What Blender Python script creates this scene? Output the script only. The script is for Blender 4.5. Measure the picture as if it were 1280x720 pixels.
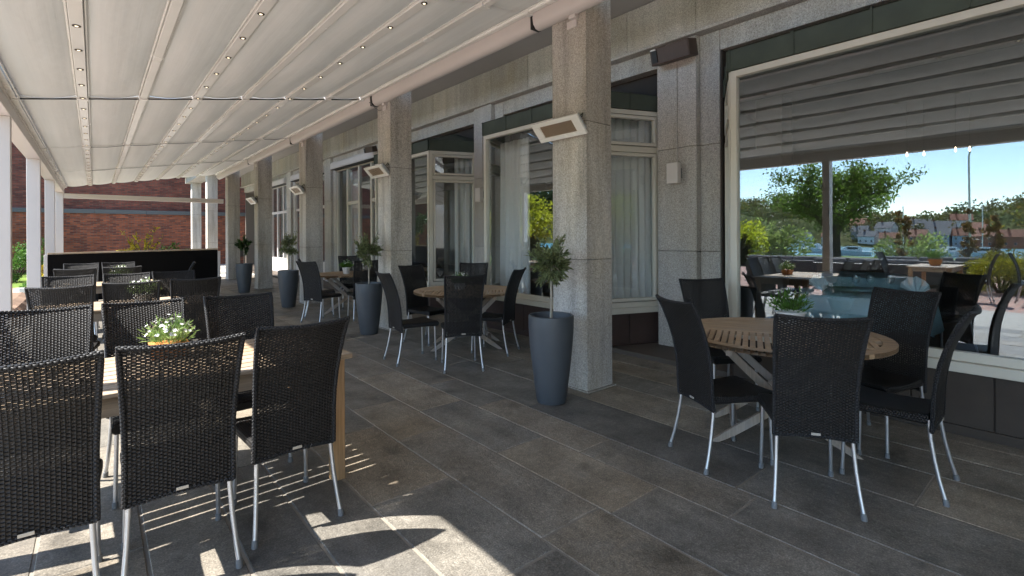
import bpy, math, random
from mathutils import Vector, Matrix, Euler, noise
R = math.radians
PI = math.pi
for o in list(bpy.data.objects): bpy.data.objects.remove(o)
SC = bpy.context.scene
COL = SC.collection
random.seed(7)

# ---------------------------------------------------------------- camera, sky, sun, exposure
cam = bpy.data.cameras.new('camera'); camo = bpy.data.objects.new('camera', cam); COL.objects.link(camo)
cam.sensor_width = 36.0; cam.lens = 620.0 / 1280 * 36; cam.clip_end = 3000; cam.clip_start = .05
cam.shift_y = -(360 - 294.4) / 1280
TH = math.atan(521.7 / 620)
camo.location = (0, 0, 1.45)
camo.rotation_mode = 'XYZ'
m = Euler((R(90), 0, -TH), 'XYZ').to_matrix() @ Matrix.Rotation(-.0049, 3, 'Z')
camo.rotation_euler = m.to_euler()
SC.camera = camo

SUN_TO = Vector((.80, -.25, -1.0)).normalized()
W = bpy.data.worlds.new('World'); SC.world = W; W.use_nodes = True
nt = W.node_tree; bg = nt.nodes['Background']
sky = nt.nodes.new('ShaderNodeTexSky'); sky.sky_type = 'NISHITA'; sky.sun_disc = False
sky.sun_elevation = math.asin(-SUN_TO.z); sky.sun_rotation = math.atan2(-SUN_TO.x, -SUN_TO.y)
sky.air_density = .70; sky.dust_density = .0; sky.ozone_density = 5.5
tint = nt.nodes.new('ShaderNodeMix'); tint.data_type = 'RGBA'; tint.blend_type = 'MULTIPLY'; tint.inputs[0].default_value = 1
tint.inputs[7].default_value = (1.20, .985, .76, 1)     # camera balanced slightly warm
nt.links.new(sky.outputs[0], tint.inputs[6]); nt.links.new(tint.outputs[2], bg.inputs[0]); bg.inputs[1].default_value = .15
sl = bpy.data.lights.new('sun', 'SUN'); sl.energy = 3.3; sl.angle = R(.5); sl.color = (1, .96, .89)
so = bpy.data.objects.new('sun', sl); COL.objects.link(so)
so.rotation_mode = 'QUATERNION'; so.rotation_quaternion = SUN_TO.to_track_quat('-Z', 'Y')
SC.view_settings.view_transform = 'Standard'; SC.view_settings.look = 'None'
SC.view_settings.exposure = 2.3; SC.view_settings.gamma = 1
SC.view_settings.use_curve_mapping = False
SC.cycles.use_denoising = True
SC.cycles.max_bounces = 10; SC.cycles.diffuse_bounces = 5; SC.cycles.glossy_bounces = 5
SC.cycles.transparent_max_bounces = 24; SC.cycles.transmission_bounces = 6
SC.cycles.sample_clamp_indirect = 6

# ---------------------------------------------------------------- materials
class NB:
    def __init__(s, name):
        s.m = bpy.data.materials.new(name); s.m.use_nodes = True; s.t = s.m.node_tree
        s.t.nodes.clear(); s.out = s.n('ShaderNodeOutputMaterial')
    def n(s, typ, **kw):
        x = s.t.nodes.new(typ)
        for k, v in kw.items(): setattr(x, k, v)
        return x
    def l(s, a, b): s.t.links.new(a, b)
    def v(s, sock, val):
        if hasattr(val, 'is_linked') or hasattr(val, 'links'): s.l(val, sock)
        else: sock.default_value = val
    def math(s, op, a, b=None, c=None, clamp=False):
        x = s.n('ShaderNodeMath', operation=op); x.use_clamp = clamp
        s.v(x.inputs[0], a)
        if b is not None: s.v(x.inputs[1], b)
        if c is not None: s.v(x.inputs[2], c)
        return x.outputs[0]
    def ramp(s, fac, stops):
        x = s.n('ShaderNodeValToRGB'); e = x.color_ramp.elements
        while len(e) < len(stops): e.new(.5)
        for i, (p, c) in enumerate(stops):
            e[i].position = p; e[i].color = (c, c, c, 1) if isinstance(c, (int, float)) else (*c, 1)
        s.l(fac, x.inputs[0]); return x.outputs[0]
    def noise(s, vec, scale, detail=4, rough=.55, dist=0):
        x = s.n('ShaderNodeTexNoise'); x.inputs['Scale'].default_value = scale
        x.inputs['Detail'].default_value = detail; x.inputs['Roughness'].default_value = rough
        x.inputs['Distortion'].default_value = dist
        if vec is not None: s.l(vec, x.inputs['Vector'])
        return x.outputs['Fac']
    def map(s, vec, scale=(1, 1, 1), loc=None, rot=None):
        x = s.n('ShaderNodeMapping'); x.inputs['Scale'].default_value = scale
        if loc is not None: s.v(x.inputs['Location'], loc)
        if rot is not None: x.inputs['Rotation'].default_value = rot
        s.l(vec, x.inputs['Vector']); return x.outputs[0]
    def mix(s, fac, a, b, mode='MIX'):
        x = s.n('ShaderNodeMix', data_type='RGBA', blend_type=mode)
        s.v(x.inputs[0], fac)
        for sock, val in ((x.inputs[6], a), (x.inputs[7], b)):
            if isinstance(val, tuple): sock.default_value = (*val, 1) if len(val) == 3 else val
            else: s.l(val, sock)
        return x.outputs[2]
    def obj(s):
        tc = s.n('ShaderNodeTexCoord'); oi = s.n('ShaderNodeObjectInfo')
        a = s.n('ShaderNodeVectorMath', operation='ADD'); s.l(tc.outputs['Object'], a.inputs[0])
        sc = s.n('ShaderNodeVectorMath', operation='SCALE'); cx = s.n('ShaderNodeCombineXYZ')
        s.l(oi.outputs['Random'], cx.inputs[0]); s.l(oi.outputs['Random'], cx.inputs[1]); s.l(oi.outputs['Random'], cx.inputs[2])
        s.l(cx.outputs[0], sc.inputs[0]); sc.inputs['Scale'].default_value = 37.0
        s.l(sc.outputs[0], a.inputs[1]); return a.outputs[0]
    def world(s):
        return s.n('ShaderNodeNewGeometry').outputs['Position']
    def tone(s):
        x = s.n('ShaderNodeAttribute'); x.attribute_name = 'tone'; return x.outputs['Color']
    def bump(s, h, strength=.3, dist=.01):
        x = s.n('ShaderNodeBump'); x.inputs['Strength'].default_value = strength; x.inputs['Distance'].default_value = dist
        s.l(h, x.inputs['Height']); return x.outputs[0]
    def bsdf(s, col, rough=.6, metal=0, normal=None, spec=.5, **kw):
        b = s.n('ShaderNodeBsdfPrincipled')
        if isinstance(col, tuple): b.inputs['Base Color'].default_value = (*col, 1)
        else: s.l(col, b.inputs['Base Color'])
        s.v(b.inputs['Roughness'], rough); b.inputs['Metallic'].default_value = metal
        b.inputs['Specular IOR Level'].default_value = spec
        if normal is not None: s.l(normal, b.inputs['Normal'])
        for k, v in kw.items(): b.inputs[k].default_value = v
        return b.outputs[0]
    def done(s, sh): s.l(sh, s.out.inputs[0]); return s.m

def sc3(c, k): return tuple(x * k for x in c)

def simple(name, col, rough=.6, metal=0, var=.12, scale=6, bump=0, bscale=60, spec=.5, tone=False):
    b = NB(name); v = b.obj()
    f = b.noise(v, scale, 5)
    c = b.mix(f, sc3(col, 1 - var * 1.6), sc3(col, 1 + var * 1.6))
    if tone: c = b.mix(1.0, c, b.tone(), 'MULTIPLY')
    nrm = None
    if bump: nrm = b.bump(b.noise(v, bscale, 3), bump, .01)
    r = b.math('MULTIPLY_ADD', f, .2, rough - .1)
    return b.done(b.bsdf(c, r, metal, nrm, spec))

M = {}
def granite(name, base, streak=.35):
    b = NB(name); v = b.obj()
    g = b.noise(v, 105, 2, .75)
    g2 = b.noise(v, 60, 3, .6)
    sp = b.ramp(g, [(.33, .45), (.44, .92), (.56, 1.05), (.68, 1.38)])
    sp2 = b.ramp(g2, [(.3, .75), (.7, 1.2)])
    c = b.mix(1.0, sp, sp2, 'MULTIPLY')
    st = b.noise(b.map(v, (3.5, 3.5, .35)), 1.6, 5, .6)
    st = b.ramp(st, [(.3, 1 - streak), (.52, 1.0), (.75, 1.15)])
    c = b.mix(1.0, c, st, 'MULTIPLY')
    br = b.noise(b.map(v, (1.2, 1.2, .8)), 1.1, 4)
    tint = b.mix(b.ramp(br, [(.42, 0.0), (.75, 1.0)]), base, (base[0] * .96, base[1] * .90, base[2] * .78))
    c = b.mix(1.0, c, tint, 'MULTIPLY')
    c = b.mix(1.0, c, b.tone(), 'MULTIPLY')
    return b.done(b.bsdf(c, .85, 0, b.bump(g, .35, .004), .3))
M['granite'] = granite('granite', (.47, .447, .42), .38)
M['granite_wall'] = granite('granite_wall', (.46, .437, .412), .14)

def paving():
    b = NB('slate_slab'); v = b.world()
    tone = b.tone()
    f = b.noise(v, 3.0, 6, .6); f2 = b.noise(v, 120, 3, .7)
    c = b.mix(1.0, tone, b.ramp(f, [(.25, .66), (.5, 1.05), (.78, 1.5)]), 'MULTIPLY')
    fm_ = b.noise(v, 30, 4, .65)
    c = b.mix(1.0, c, b.ramp(fm_, [(.28, .76), (.5, 1.0), (.72, 1.28)]), 'MULTIPLY')
    c = b.mix(1.0, c, b.ramp(f2, [(.3, .60), (.55, 1.0), (.72, 1.6)]), 'MULTIPLY')
    band = b.noise(b.map(v, (2.2, .45, 1), rot=(0, 0, .35)), 1.7, 6, .65, .6)
    c = b.mix(1.0, c, b.ramp(band, [(.36, .82), (.5, 1.0), (.60, 1.12), (.63, .92), (.8, 1.2)]), 'MULTIPLY')
    rust = b.noise(v, .9, 4)
    c = b.mix(b.ramp(rust, [(.5, 0.0), (.8, .5)]), c, b.mix(1.0, c, (1.12, .98, .80), 'MULTIPLY'))
    att = b.n('ShaderNodeAttribute'); att.attribute_name = 'riven'
    big = b.noise(b.map(v, (22, 15, 10), rot=(0, 0, .5)), 1.0, 6, .68, 1.2)
    h = b.math('ADD', b.math('MULTIPLY', big, att.outputs['Fac']), b.math('MULTIPLY', f2, .12))
    h = b.math('ADD', h, b.math('MULTIPLY', f, .3))
    wear = b.noise(v, 1.6, 7, .7, .4)
    c = b.mix(b.ramp(wear, [(.56, 0.0), (.72, .35)]), c, (.30, .285, .26))
    stain = b.noise(v, 2.7, 3, .5)
    c = b.mix(1.0, c, b.ramp(stain, [(.30, .62), (.40, 1.0)]), 'MULTIPLY')
    r = b.math('MULTIPLY_ADD', f, -.28, .62)
    return b.done(b.bsdf(c, r, 0, b.bump(h, .5, .016), .42))
M['paving'] = paving()
M['grout'] = simple('grout', (.26, .23, .19), .95, var=.2, scale=9, bump=.3)
M['pavement'] = simple('pale_paving', (.42, .40, .365), .85, var=.12, scale=4, bump=.2, tone=True)

def brick(name, c1, c2, mortar, vertical, bw=.24, bh=.075, mo=.010):
    b = NB(name); v = b.world(); s = b.n('ShaderNodeSeparateXYZ'); b.l(v, s.inputs[0])
    cx = b.n('ShaderNodeCombineXYZ')
    if vertical:
        a = b.math('ADD', s.outputs[0], s.outputs[1]); b.l(a, cx.inputs[0]); b.l(s.outputs[2], cx.inputs[1])
    else:
        b.l(s.outputs[0], cx.inputs[0]); b.l(s.outputs[1], cx.inputs[1])
    t = b.n('ShaderNodeTexBrick'); b.l(cx.outputs[0], t.inputs['Vector'])
    t.inputs['Scale'].default_value = 1; t.inputs['Brick Width'].default_value = bw; t.inputs['Row Height'].default_value = bh
    t.inputs['Mortar Size'].default_value = mo; t.inputs['Color1'].default_value = (*c1, 1); t.inputs['Color2'].default_value = (*c2, 1)
    t.inputs['Mortar'].default_value = (*mortar, 1); t.inputs['Bias'].default_value = -.1
    f = b.noise(v, .45, 5, .6)
    c = b.mix(1.0, t.outputs['Color'], b.ramp(f, [(.3, .72), (.7, 1.25)]), 'MULTIPLY')
    f2 = b.noise(b.map(v, (1.2, 1.2, 5)), 2.5, 3)
    c = b.mix(1.0, c, b.ramp(f2, [(.3, .75), (.7, 1.25)]), 'MULTIPLY')
    return b.done(b.bsdf(c, .85, 0, b.bump(t.outputs['Fac'], -.4, .01), .25))
M['brick_wall'] = brick('red_brick', (.31, .088, .040), (.10, .030, .022), (.13, .095, .08), True)
M['brick_upper'] = brick('upper_red_brick', (.20, .060, .042), (.08, .027, .023), (.09, .07, .06), True)  # same brick pattern in a darker tone, used above the ledge
M['brick_plaza'] = brick('paver_brick', (.46, .27, .22), (.38, .21, .17), (.30, .26, .23), False, .21, .105, .008)

def weave(name, p, q, hole, base=(.0125, .0110, .0106)):
    b = NB(name); uv = b.n('ShaderNodeUVMap'); s = b.n('ShaderNodeSeparateXYZ'); b.l(uv.outputs[0], s.inputs[0])
    u = b.math('DIVIDE', s.outputs[0], p); colm = b.math('FLOOR', u); fu = b.math('FRACT', u)
    par = b.math('ABSOLUTE', b.math('MODULO', colm, 2.0))
    v = b.math('MULTIPLY_ADD', par, .5, b.math('DIVIDE', s.outputs[1], q)); fv = b.math('FRACT', v)
    # short strands stacked in upright columns, every second column half a step lower
    pv = b.math('SUBTRACT', 1.0, b.math('POWER', b.math('ABSOLUTE', b.math('MULTIPLY_ADD', fv, 2.0, -1.0)), 2.5))
    pu = b.math('SUBTRACT', 1.0, b.math('POWER', b.math('ABSOLUTE', b.math('MULTIPLY_ADD', fu, 2.0, -1.0)), 3.0))
    h = b.math('MULTIPLY', pv, b.math('MULTIPLY_ADD', pu, .65, .35))
    nz = b.noise(uv.outputs[0], 30, 3)
    c = b.mix(h, sc3(base, .08), sc3(base, 1.35))
    c = b.mix(1.0, c, b.ramp(nz, [(.3, .8), (.7, 1.3)]), 'MULTIPLY')
    sh = b.bsdf(c, .5, 0, b.bump(h, 1.0, .0045), .36)
    if hole:
        gap = b.math('LESS_THAN', b.math('SUBTRACT', .5, b.math('ABSOLUTE', b.math('SUBTRACT', fv, .5))), .10)
        hu = b.math('LESS_THAN', b.math('ABSOLUTE', b.math('SUBTRACT', fu, .5)), .36)
        k = b.math('MULTIPLY', hu, gap)
        # tight and loose patches of the weave
        k = b.math('MULTIPLY', k, b.math('GREATER_THAN', b.noise(uv.outputs[0], 90, 1), .40))
        tr = b.n('ShaderNodeBsdfTransparent'); mx = b.n('ShaderNodeMixShader')
        b.l(k, mx.inputs[0]); b.l(sh, mx.inputs[1]); b.l(tr.outputs[0], mx.inputs[2]); sh = mx.outputs[0]
    return b.done(sh)
M['weave'] = weave('rattan_weave', .0145, .0160, True)
M['weave_seat'] = weave('rattan_seat', .0140, .0150, False)
M['weave_rim'] = weave('rattan_rim', .016, .017, False, (.018, .018, .020))

def wood(name, col, ax, rough=.6, grey=.0):
    b = NB(name); v = b.obj()
    sc = [18, 18, 18]; sc[ax] = 1.1
    f = b.noise(b.map(v, tuple(sc)), 2.2, 6, .65, .3)
    sc2 = [60, 60, 60]; sc2[ax] = 2
    f2 = b.noise(b.map(v, tuple(sc2)), 2.0, 3)
    c = b.mix(b.ramp(f, [(.3, 0.0), (.7, 1.0)]), sc3(col, .68), sc3(col, 1.25))
    c = b.mix(1.0, c, b.ramp(f2, [(.3, .8), (.65, 1.1)]), 'MULTIPLY')
    if grey:
        g = b.noise(v, 2.4, 4)
        c = b.mix(b.math('MULTIPLY', b.ramp(g, [(.35, 0.0), (.65, 1.0)]), grey), c, sc3((.36, .345, .33), col[0] / .36))
    c = b.mix(1.0, c, b.tone(), 'MULTIPLY')
    return b.done(b.bsdf(c, b.math('MULTIPLY_ADD', f, .2, rough - .1), 0, b.bump(f2, .25, .004), .35))
M['teak_x'] = wood('teak_top', (.48, .325, .19), 0, .5, .2)
M['teak_leg'] = wood('weathered_teak', (.33, .255, .19), 2, .7, .6)
M['oak_x'] = wood('bleached_plank', (.42, .30, .185), 0, .6, .35)
M['oak_z'] = wood('oak_leg', (.42, .255, .125), 2, .55, .1)

M['alu'] = simple('brushed_aluminium', (.55, .56, .58), .34, .9, .06)
M['foot'] = simple('grey_foot_plastic', (.16, .165, .17), .5)
M['tag'] = simple('steel_plate', (.50, .47, .42), .4, .5, .05)
M['white_metal'] = simple('white_powder_coat', (.62, .575, .55), .42, 0, .04, 2)
M['rail'] = simple('cream_rail', (.78, .765, .73), .24, 0, .05, 2)
M['frame'] = simple('white_window_frame', (.62, .585, .50), .45, 0, .06, 3)
M['dark_metal'] = simple('dark_brown_metal', (.038, .027, .020), .75, 0, .3, 3)
M['plinth'] = simple('dark_plinth', (.058, .045, .036), .85, 0, .3, 4, .15, 30)
M['plinth_red'] = simple('red_brown_plinth', (.062, .038, .032), .6, 0, .3, 4, .15, 30)
M['copper'] = simple('patinated_copper', (.055, .068, .050), .75, .0, .35, 5)
M['soffit'] = simple('painted_soffit', (.40, .375, .365), .8, 0, .06, 2)
M['black_screen'] = simple('black_fabric', (.005, .0042, .0042), .9, 0, .2, 3, spec=.15)
M['rubber'] = simple('black_rubber', (.012, .012, .012), .6)
M['pot'] = simple('anthracite_pot', (.062, .070, .080), .5, 0, .12, 5, .08, 120)
M['soil'] = simple('soil', (.045, .028, .018), .95, 0, .5, 40, .6, 60)
M['terracotta'] = simple('orange_clay', (.60, .23, .06), .6, 0, .12, 12)
M['white_pot'] = simple('white_ceramic', (.72, .71, .68), .35, 0, .04)
M['stem'] = simple('green_stem', (.07, .12, .03), .6)
M['bark'] = simple('olive_bark', (.30, .27, .22), .85, 0, .25, 14, .3, 40)
M['dark_bark'] = simple('dark_bark', (.05, .04, .03), .9, 0, .3, 5, .4, 14)
M['petal'] = simple('white_petal', (.78, .77, .74), .6, 0, .05)
M['petal_yellow'] = simple('yellow_petal', (.70, .52, .05), .6, 0, .1)
M['speaker'] = simple('brown_wood_box', (.055, .030, .019), .5, 0, .3, 6)
M['cloth'] = simple('pale_blue_tablecloth', (.36, .60, .70), .8, 0, .06, 3)
M['napkin'] = simple('blue_white_napkin', (.55, .70, .76), .8, 0, .05)
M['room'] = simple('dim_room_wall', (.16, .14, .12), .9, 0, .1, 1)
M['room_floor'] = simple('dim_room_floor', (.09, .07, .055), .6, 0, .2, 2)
M['cushion'] = simple('grey_cushion', (.20, .205, .215), .9, 0, .08, 4, .2, 40)
M['stone_rubble'] = simple('brown_rubble', (.24, .15, .10), .9, 0, .35, 9, .8, 14)
M['white_wall'] = simple('white_house_wall', (.75, .74, .72), .7, 0, .06, 1)
M['red_wall'] = simple('red_house_wall', (.38, .13, .07), .7, 0, .1, 1)
M['grey_wall'] = simple('grey_house_wall', (.38, .40, .43), .7, 0, .1, 1)
M['yellow_wall'] = simple('ochre_house_wall', (.55, .38, .18), .7, 0, .1, 1)
M['roof_red'] = simple('red_roof_tile', (.36, .12, .06), .7, 0, .15, 2)
M['roof_grey'] = simple('grey_roof_tile', (.16, .16, .17), .7, 0, .15, 2)
M['ledge_grey'] = simple('dark_grey_flashing', (.085, .09, .095), .7, 0, .15, 2)
M['dark_glass'] = simple('dark_window', (.03, .035, .045), .15, 0, .05)
M['hull'] = simple('white_hull', (.78, .78, .77), .35, 0, .04)
M['parapet'] = simple('dark_parapet', (.045, .038, .034), .7, 0, .2, 2)
M['anthracite'] = simple('anthracite_bin', (.05, .055, .06), .5)

def leafmat(name, c1, c2, trans=.35):
    b = NB(name); v = b.world(); oi = b.n('ShaderNodeObjectInfo')
    c = b.mix(b.ramp(b.noise(v, 7, 2), [(.3, 0.0), (.7, 1.0)]), c1, c2)
    c = b.mix(1.0, c, b.tone(), 'MULTIPLY')
    d = b.bsdf(c, .5, 0, None, .35)
    t = b.n('ShaderNodeBsdfTranslucent'); b.l(c, t.inputs[0])
    mx = b.n('ShaderNodeMixShader'); mx.inputs[0].default_value = trans
    b.l(d, mx.inputs[1]); b.l(t.outputs[0], mx.inputs[2]); return b.done(mx.outputs[0])
M['olive'] = leafmat('olive_leaf', (.10, .125, .05), (.22, .25, .12))
M['herb'] = leafmat('herb_leaf', (.05, .13, .02), (.12, .24, .045))
M['herb_pale'] = leafmat('pale_herb_leaf', (.12, .22, .05), (.26, .34, .13))
M['tree_leaf'] = leafmat('maple_leaf', (.09, .16, .025), (.20, .30, .05), .62)
M['lime_leaf'] = leafmat('lime_leaf', (.36, .40, .03), (.52, .54, .05), .6)
M['willow_leaf'] = leafmat('willow_leaf', (.22, .30, .08), (.34, .40, .14), .5)
M['dark_leaf'] = leafmat('dark_leaf', (.025, .055, .015), (.055, .10, .028), .3)
M['gold_leaf'] = leafmat('gold_leaf', (.40, .30, .02), (.55, .45, .05), .4)
M['box_leaf'] = leafmat('box_leaf', (.22, .24, .02), (.42, .38, .04), .3)
M['forest_leaf'] = leafmat('forest_leaf', (.07, .10, .03), (.19, .19, .06), .4)
M['rust_leaf'] = leafmat('rust_leaf', (.20, .11, .04), (.28, .17, .06), .4)

def fabric():
    b = NB('awning_fabric'); v = b.world()
    f = b.noise(b.map(v, (1, .45, 1)), 2.2, 5, .6)
    st = b.noise(b.map(v, (9, .15, 1)), 1.5, 4)
    c = b.mix(f, (.65, .64, .62), (.71, .70, .68))
    c = b.mix(1.0, c, b.ramp(st, [(.3, .95), (.7, 1.03)]), 'MULTIPLY')
    wr = b.noise(b.map(v, (2.5, 1.2, 1)), 1.3, 3)
    nrm = b.bump(b.math('ADD', wr, b.math('MULTIPLY', st, .25)), .35, .05)
    d = b.bsdf(c, .55, 0, nrm, .3)
    t = b.n('ShaderNodeBsdfTranslucent'); b.l(b.mix(1.0, c, (1, .99, .97), 'MULTIPLY'), t.inputs[0])
    mx = b.n('ShaderNodeMixShader'); mx.inputs[0].default_value = .17
    b.l(d, mx.inputs[1]); b.l(t.outputs[0], mx.inputs[2]); return b.done(mx.outputs[0])
M['fabric'] = fabric()

def glassmat(name, refl, tint=(.985, .99, .985)):
    b = NB(name)
    t = b.n('ShaderNodeBsdfTransparent'); t.inputs[0].default_value = (*tint, 1)
    g = b.n('ShaderNodeBsdfGlossy'); g.inputs['Roughness'].default_value = 0; g.inputs[0].default_value = (.84, .93, 1, 1)
    b.l(b.bump(b.noise(b.world(), .9, 1), .25, .004), g.inputs['Normal'])
    fr = b.n('ShaderNodeLayerWeight'); fr.inputs[0].default_value = .5
    k = b.math('MULTIPLY_ADD', b.math('POWER', fr.outputs['Facing'], 4.0), .6, refl, clamp=True)
    mx = b.n('ShaderNodeMixShader'); b.l(k, mx.inputs[0]); b.l(t.outputs[0], mx.inputs[1]); b.l(g.outputs[0], mx.inputs[2])
    return b.done(mx.outputs[0])
M['glass'] = glassmat('window_glass', .14)
M['clear_glass'] = glassmat('clear_glass', .03, (.95, .97, .97))

def curtain():
    b = NB('sheer_curtain'); v = b.obj()
    f = b.noise(b.map(v, (6, 6, .3)), 3, 3)
    c = b.mix(f, (.78, .79, .78), (.88, .885, .875))
    d = b.bsdf(c, .9, 0, None, .1)
    t = b.n('ShaderNodeBsdfTranslucent'); b.l(c, t.inputs[0]); tr = b.n('ShaderNodeBsdfTransparent')
    m1 = b.n('ShaderNodeMixShader'); m1.inputs[0].default_value = .18; b.l(d, m1.inputs[1]); b.l(t.outputs[0], m1.inputs[2])
    m2 = b.n('ShaderNodeMixShader'); m2.inputs[0].default_value = .05; b.l(m1.outputs[0], m2.inputs[1]); b.l(tr.outputs[0], m2.inputs[2])
    return b.done(m2.outputs[0])
M['curtain'] = curtain()

def emit(name, col, k):
    b = NB(name); e = b.n('ShaderNodeEmission'); e.inputs[0].default_value = (*col, 1); e.inputs[1].default_value = k
    return b.done(e.outputs[0])
M['lamp'] = emit('lit_lamp', (1, .75, .45), 2.5)
M['spot'] = emit('lit_spot', (1, .82, .55), .55)

def mesh_grille():
    b = NB('heater_mesh'); v = b.n('ShaderNodeTexCoord').outputs['Object']
    s = b.n('ShaderNodeSeparateXYZ'); b.l(v, s.inputs[0])
    a = b.math('ABSOLUTE', b.math('SINE', b.math('MULTIPLY', b.math('ADD', s.outputs[0], s.outputs[1]), 190.0)))
    c2 = b.math('ABSOLUTE', b.math('SINE', b.math('MULTIPLY', b.math('SUBTRACT', s.outputs[0], s.outputs[1]), 190.0)))
    k = b.math('MINIMUM', a, c2); k = b.math('LESS_THAN', k, .45)
    c = b.mix(k, (.10, .055, .03), (.66, .54, .40))
    return b.done(b.bsdf(c, .4, .3))
M['grille'] = mesh_grille()

def lawn():
    b = NB('lawn'); v = b.world(); f = b.noise(v, .25, 6); f2 = b.noise(v, 9, 4)
    c = b.mix(f, (.10, .17, .025), (.18, .25, .05)); c = b.mix(1.0, c, b.ramp(f2, [(.3, .65), (.7, 1.3)]), 'MULTIPLY')
    return b.done(b.bsdf(c, .9, 0, b.bump(f2, .6, .05), .2))
M['lawn'] = lawn()
def water():
    b = NB('sea_water'); v = b.world(); f = b.noise(b.map(v, (.25, 1, 1)), .5, 4)
    return b.done(b.bsdf((.03, .24, .33), .3, 0, b.bump(f, .25, .3), .5))
M['water'] = water()
def hillmat():
    b = NB('wooded_hill'); v = b.world(); f = b.noise(v, .12, 6, .7); f2 = b.noise(v, .03, 3)
    c = b.mix(b.ramp(f, [(.35, 0.0), (.65, 1.0)]), (.03, .055, .018), (.13, .15, .04)); c = b.mix(b.ramp(f2, [(.4, 0.0), (.6, .5)]), c, (.14, .12, .05))
    return b.done(b.bsdf(c, .95, 0, b.bump(f, 1, 1.5), .1))
M['hill'] = hillmat()

# ---------------------------------------------------------------- mesh builder
class MB:
    def __init__(s): s.v = []; s.f = []; s.mi = []; s.tn = []; s.uv = []; s.rv = []
    def face(s, pts, tone=1.0, mi=0, uv=None, rv=0.0):
        k = len(s.v); s.v += [tuple(p) for p in pts]; s.f.append(tuple(range(k, k + len(pts))))
        s._a(tone, mi, uv or [(0, 0)] * len(pts), rv)
    def _a(s, tone, mi, uv, rv=0.0): s.tn.append(tone); s.mi.append(mi); s.uv.append(uv); s.rv.append(rv)
    def hexa(s, p, tone=1.0, mi=0, skip=(), rv=0.0):   # p: 8 pts, bottom 4 ccw then top 4
        k = len(s.v); s.v += [tuple(q) for q in p]
        for i, q in enumerate(((3, 2, 1, 0), (4, 5, 6, 7), (0, 1, 5, 4), (1, 2, 6, 5), (2, 3, 7, 6), (3, 0, 4, 7))):
            if i in skip: continue
            s.f.append(tuple(k + j for j in q)); s._a(tone, mi, [(0, 0)] * 4, rv)
    def box(s, x0, x1, y0, y1, z0, z1, tone=1.0, mi=0, M4=None, rv=0.0, skip=()):
        p = [Vector(q) for q in ((x0, y0, z0), (x1, y0, z0), (x1, y1, z0), (x0, y1, z0), (x0, y0, z1), (x1, y0, z1), (x1, y1, z1), (x0, y1, z1))]
        if M4: p = [M4 @ q for q in p]
        s.hexa(p, tone, mi, skip, rv)
    def seg(s, p, q, o0, o1, z0, z1, e0=0, e1=0, tone=1.0, mi=0):
        """box along plan segment p->q, between normal offsets o0..o1 (normal = left of direction)"""
        d = Vector((q[0] - p[0], q[1] - p[1])); L = d.length; d /= L; n = Vector((-d.y, d.x))
        a = Vector(p) - d * e0; b = Vector(q) + d * e1
        pts = [a + n * o0, b + n * o0, b + n * o1, a + n * o1]
        s.hexa([(t.x, t.y, z0) for t in pts] + [(t.x, t.y, z1) for t in pts], tone, mi)
    def bar(s, a, b, w, h, up=(0, 0, 1), tone=1.0, mi=0, w2=None):
        a = Vector(a); b = Vector(b); d = (b - a).normalized(); x = d.cross(Vector(up)).normalized(); y = x.cross(d)
        w2 = w if w2 is None else w2
        s.hexa([a - x * w / 2 - y * h / 2, a + x * w / 2 - y * h / 2, b + x * w2 / 2 - y * h / 2, b - x * w2 / 2 - y * h / 2,
                a - x * w / 2 + y * h / 2, a + x * w / 2 + y * h / 2, b + x * w2 / 2 + y * h / 2, b - x * w2 / 2 + y * h / 2], tone, mi)
    def tube(s, pts, rad, n=8, cap=True, tone=1.0, mi=0, uvs=None):
        pts = [Vector(p) for p in pts]; rs = rad if isinstance(rad, (list, tuple)) else [rad] * len(pts)
        k = len(s.v); L = 0; Ls = []
        t0 = (pts[1] - pts[0]).normalized(); ref = Vector((0, 0, 1)) if abs(t0.z) < .9 else Vector((1, 0, 0))
        x = t0.cross(ref).normalized()
        for i, p in enumerate(pts):
            t = (pts[min(i + 1, len(pts) - 1)] - pts[max(i - 1, 0)]).normalized()
            x = (x - t * x.dot(t)).normalized(); y = t.cross(x)
            if i: L += (p - pts[i - 1]).length
            Ls.append(L)
            for j in range(n):
                a = 2 * PI * j / n; s.v.append(tuple(p + (x * math.cos(a) + y * math.sin(a)) * rs[i]))
        for i in range(len(pts) - 1):
            for j in range(n):
                j2 = (j + 1) % n
                s.f.append((k + i * n + j, k + i * n + j2, k + (i + 1) * n + j2, k + (i + 1) * n + j))
                c = 2 * PI * .016 / n
                s._a(tone, mi, [(j * c, Ls[i]), ((j + 1) * c, Ls[i]), ((j + 1) * c, Ls[i + 1]), (j * c, Ls[i + 1])])
        if cap:
            s.f.append(tuple(k + j for j in reversed(range(n)))); s._a(tone, mi, [(0, 0)] * n)
            e = k + (len(pts) - 1) * n
            s.f.append(tuple(e + j for j in range(n))); s._a(tone, mi, [(0, 0)] * n)
    def lathe(s, prof, n=32, c=(0, 0, 0), tone=1.0, mi=0, closed=False):
        k = len(s.v)
        for r, z in prof:
            for j in range(n):
                a = 2 * PI * j / n; s.v.append((c[0] + r * math.cos(a), c[1] + r * math.sin(a), c[2] + z))
        m_ = len(prof)
        for i in range(m_ - 1):
            for j in range(n):
                j2 = (j + 1) % n
                s.f.append((k + i * n + j, k + i * n + j2, k + (i + 1) * n + j2, k + (i + 1) * n + j)); s._a(tone, mi, [(0, 0)] * 4)
        if prof[0][0] > 1e-4: s.f.append(tuple(k + j for j in reversed(range(n)))); s._a(tone, mi, [(0, 0)] * n)
        if prof[-1][0] > 1e-4:
            e = k + (m_ - 1) * n; s.f.append(tuple(e + j for j in range(n))); s._a(tone, mi, [(0, 0)] * n)
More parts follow.
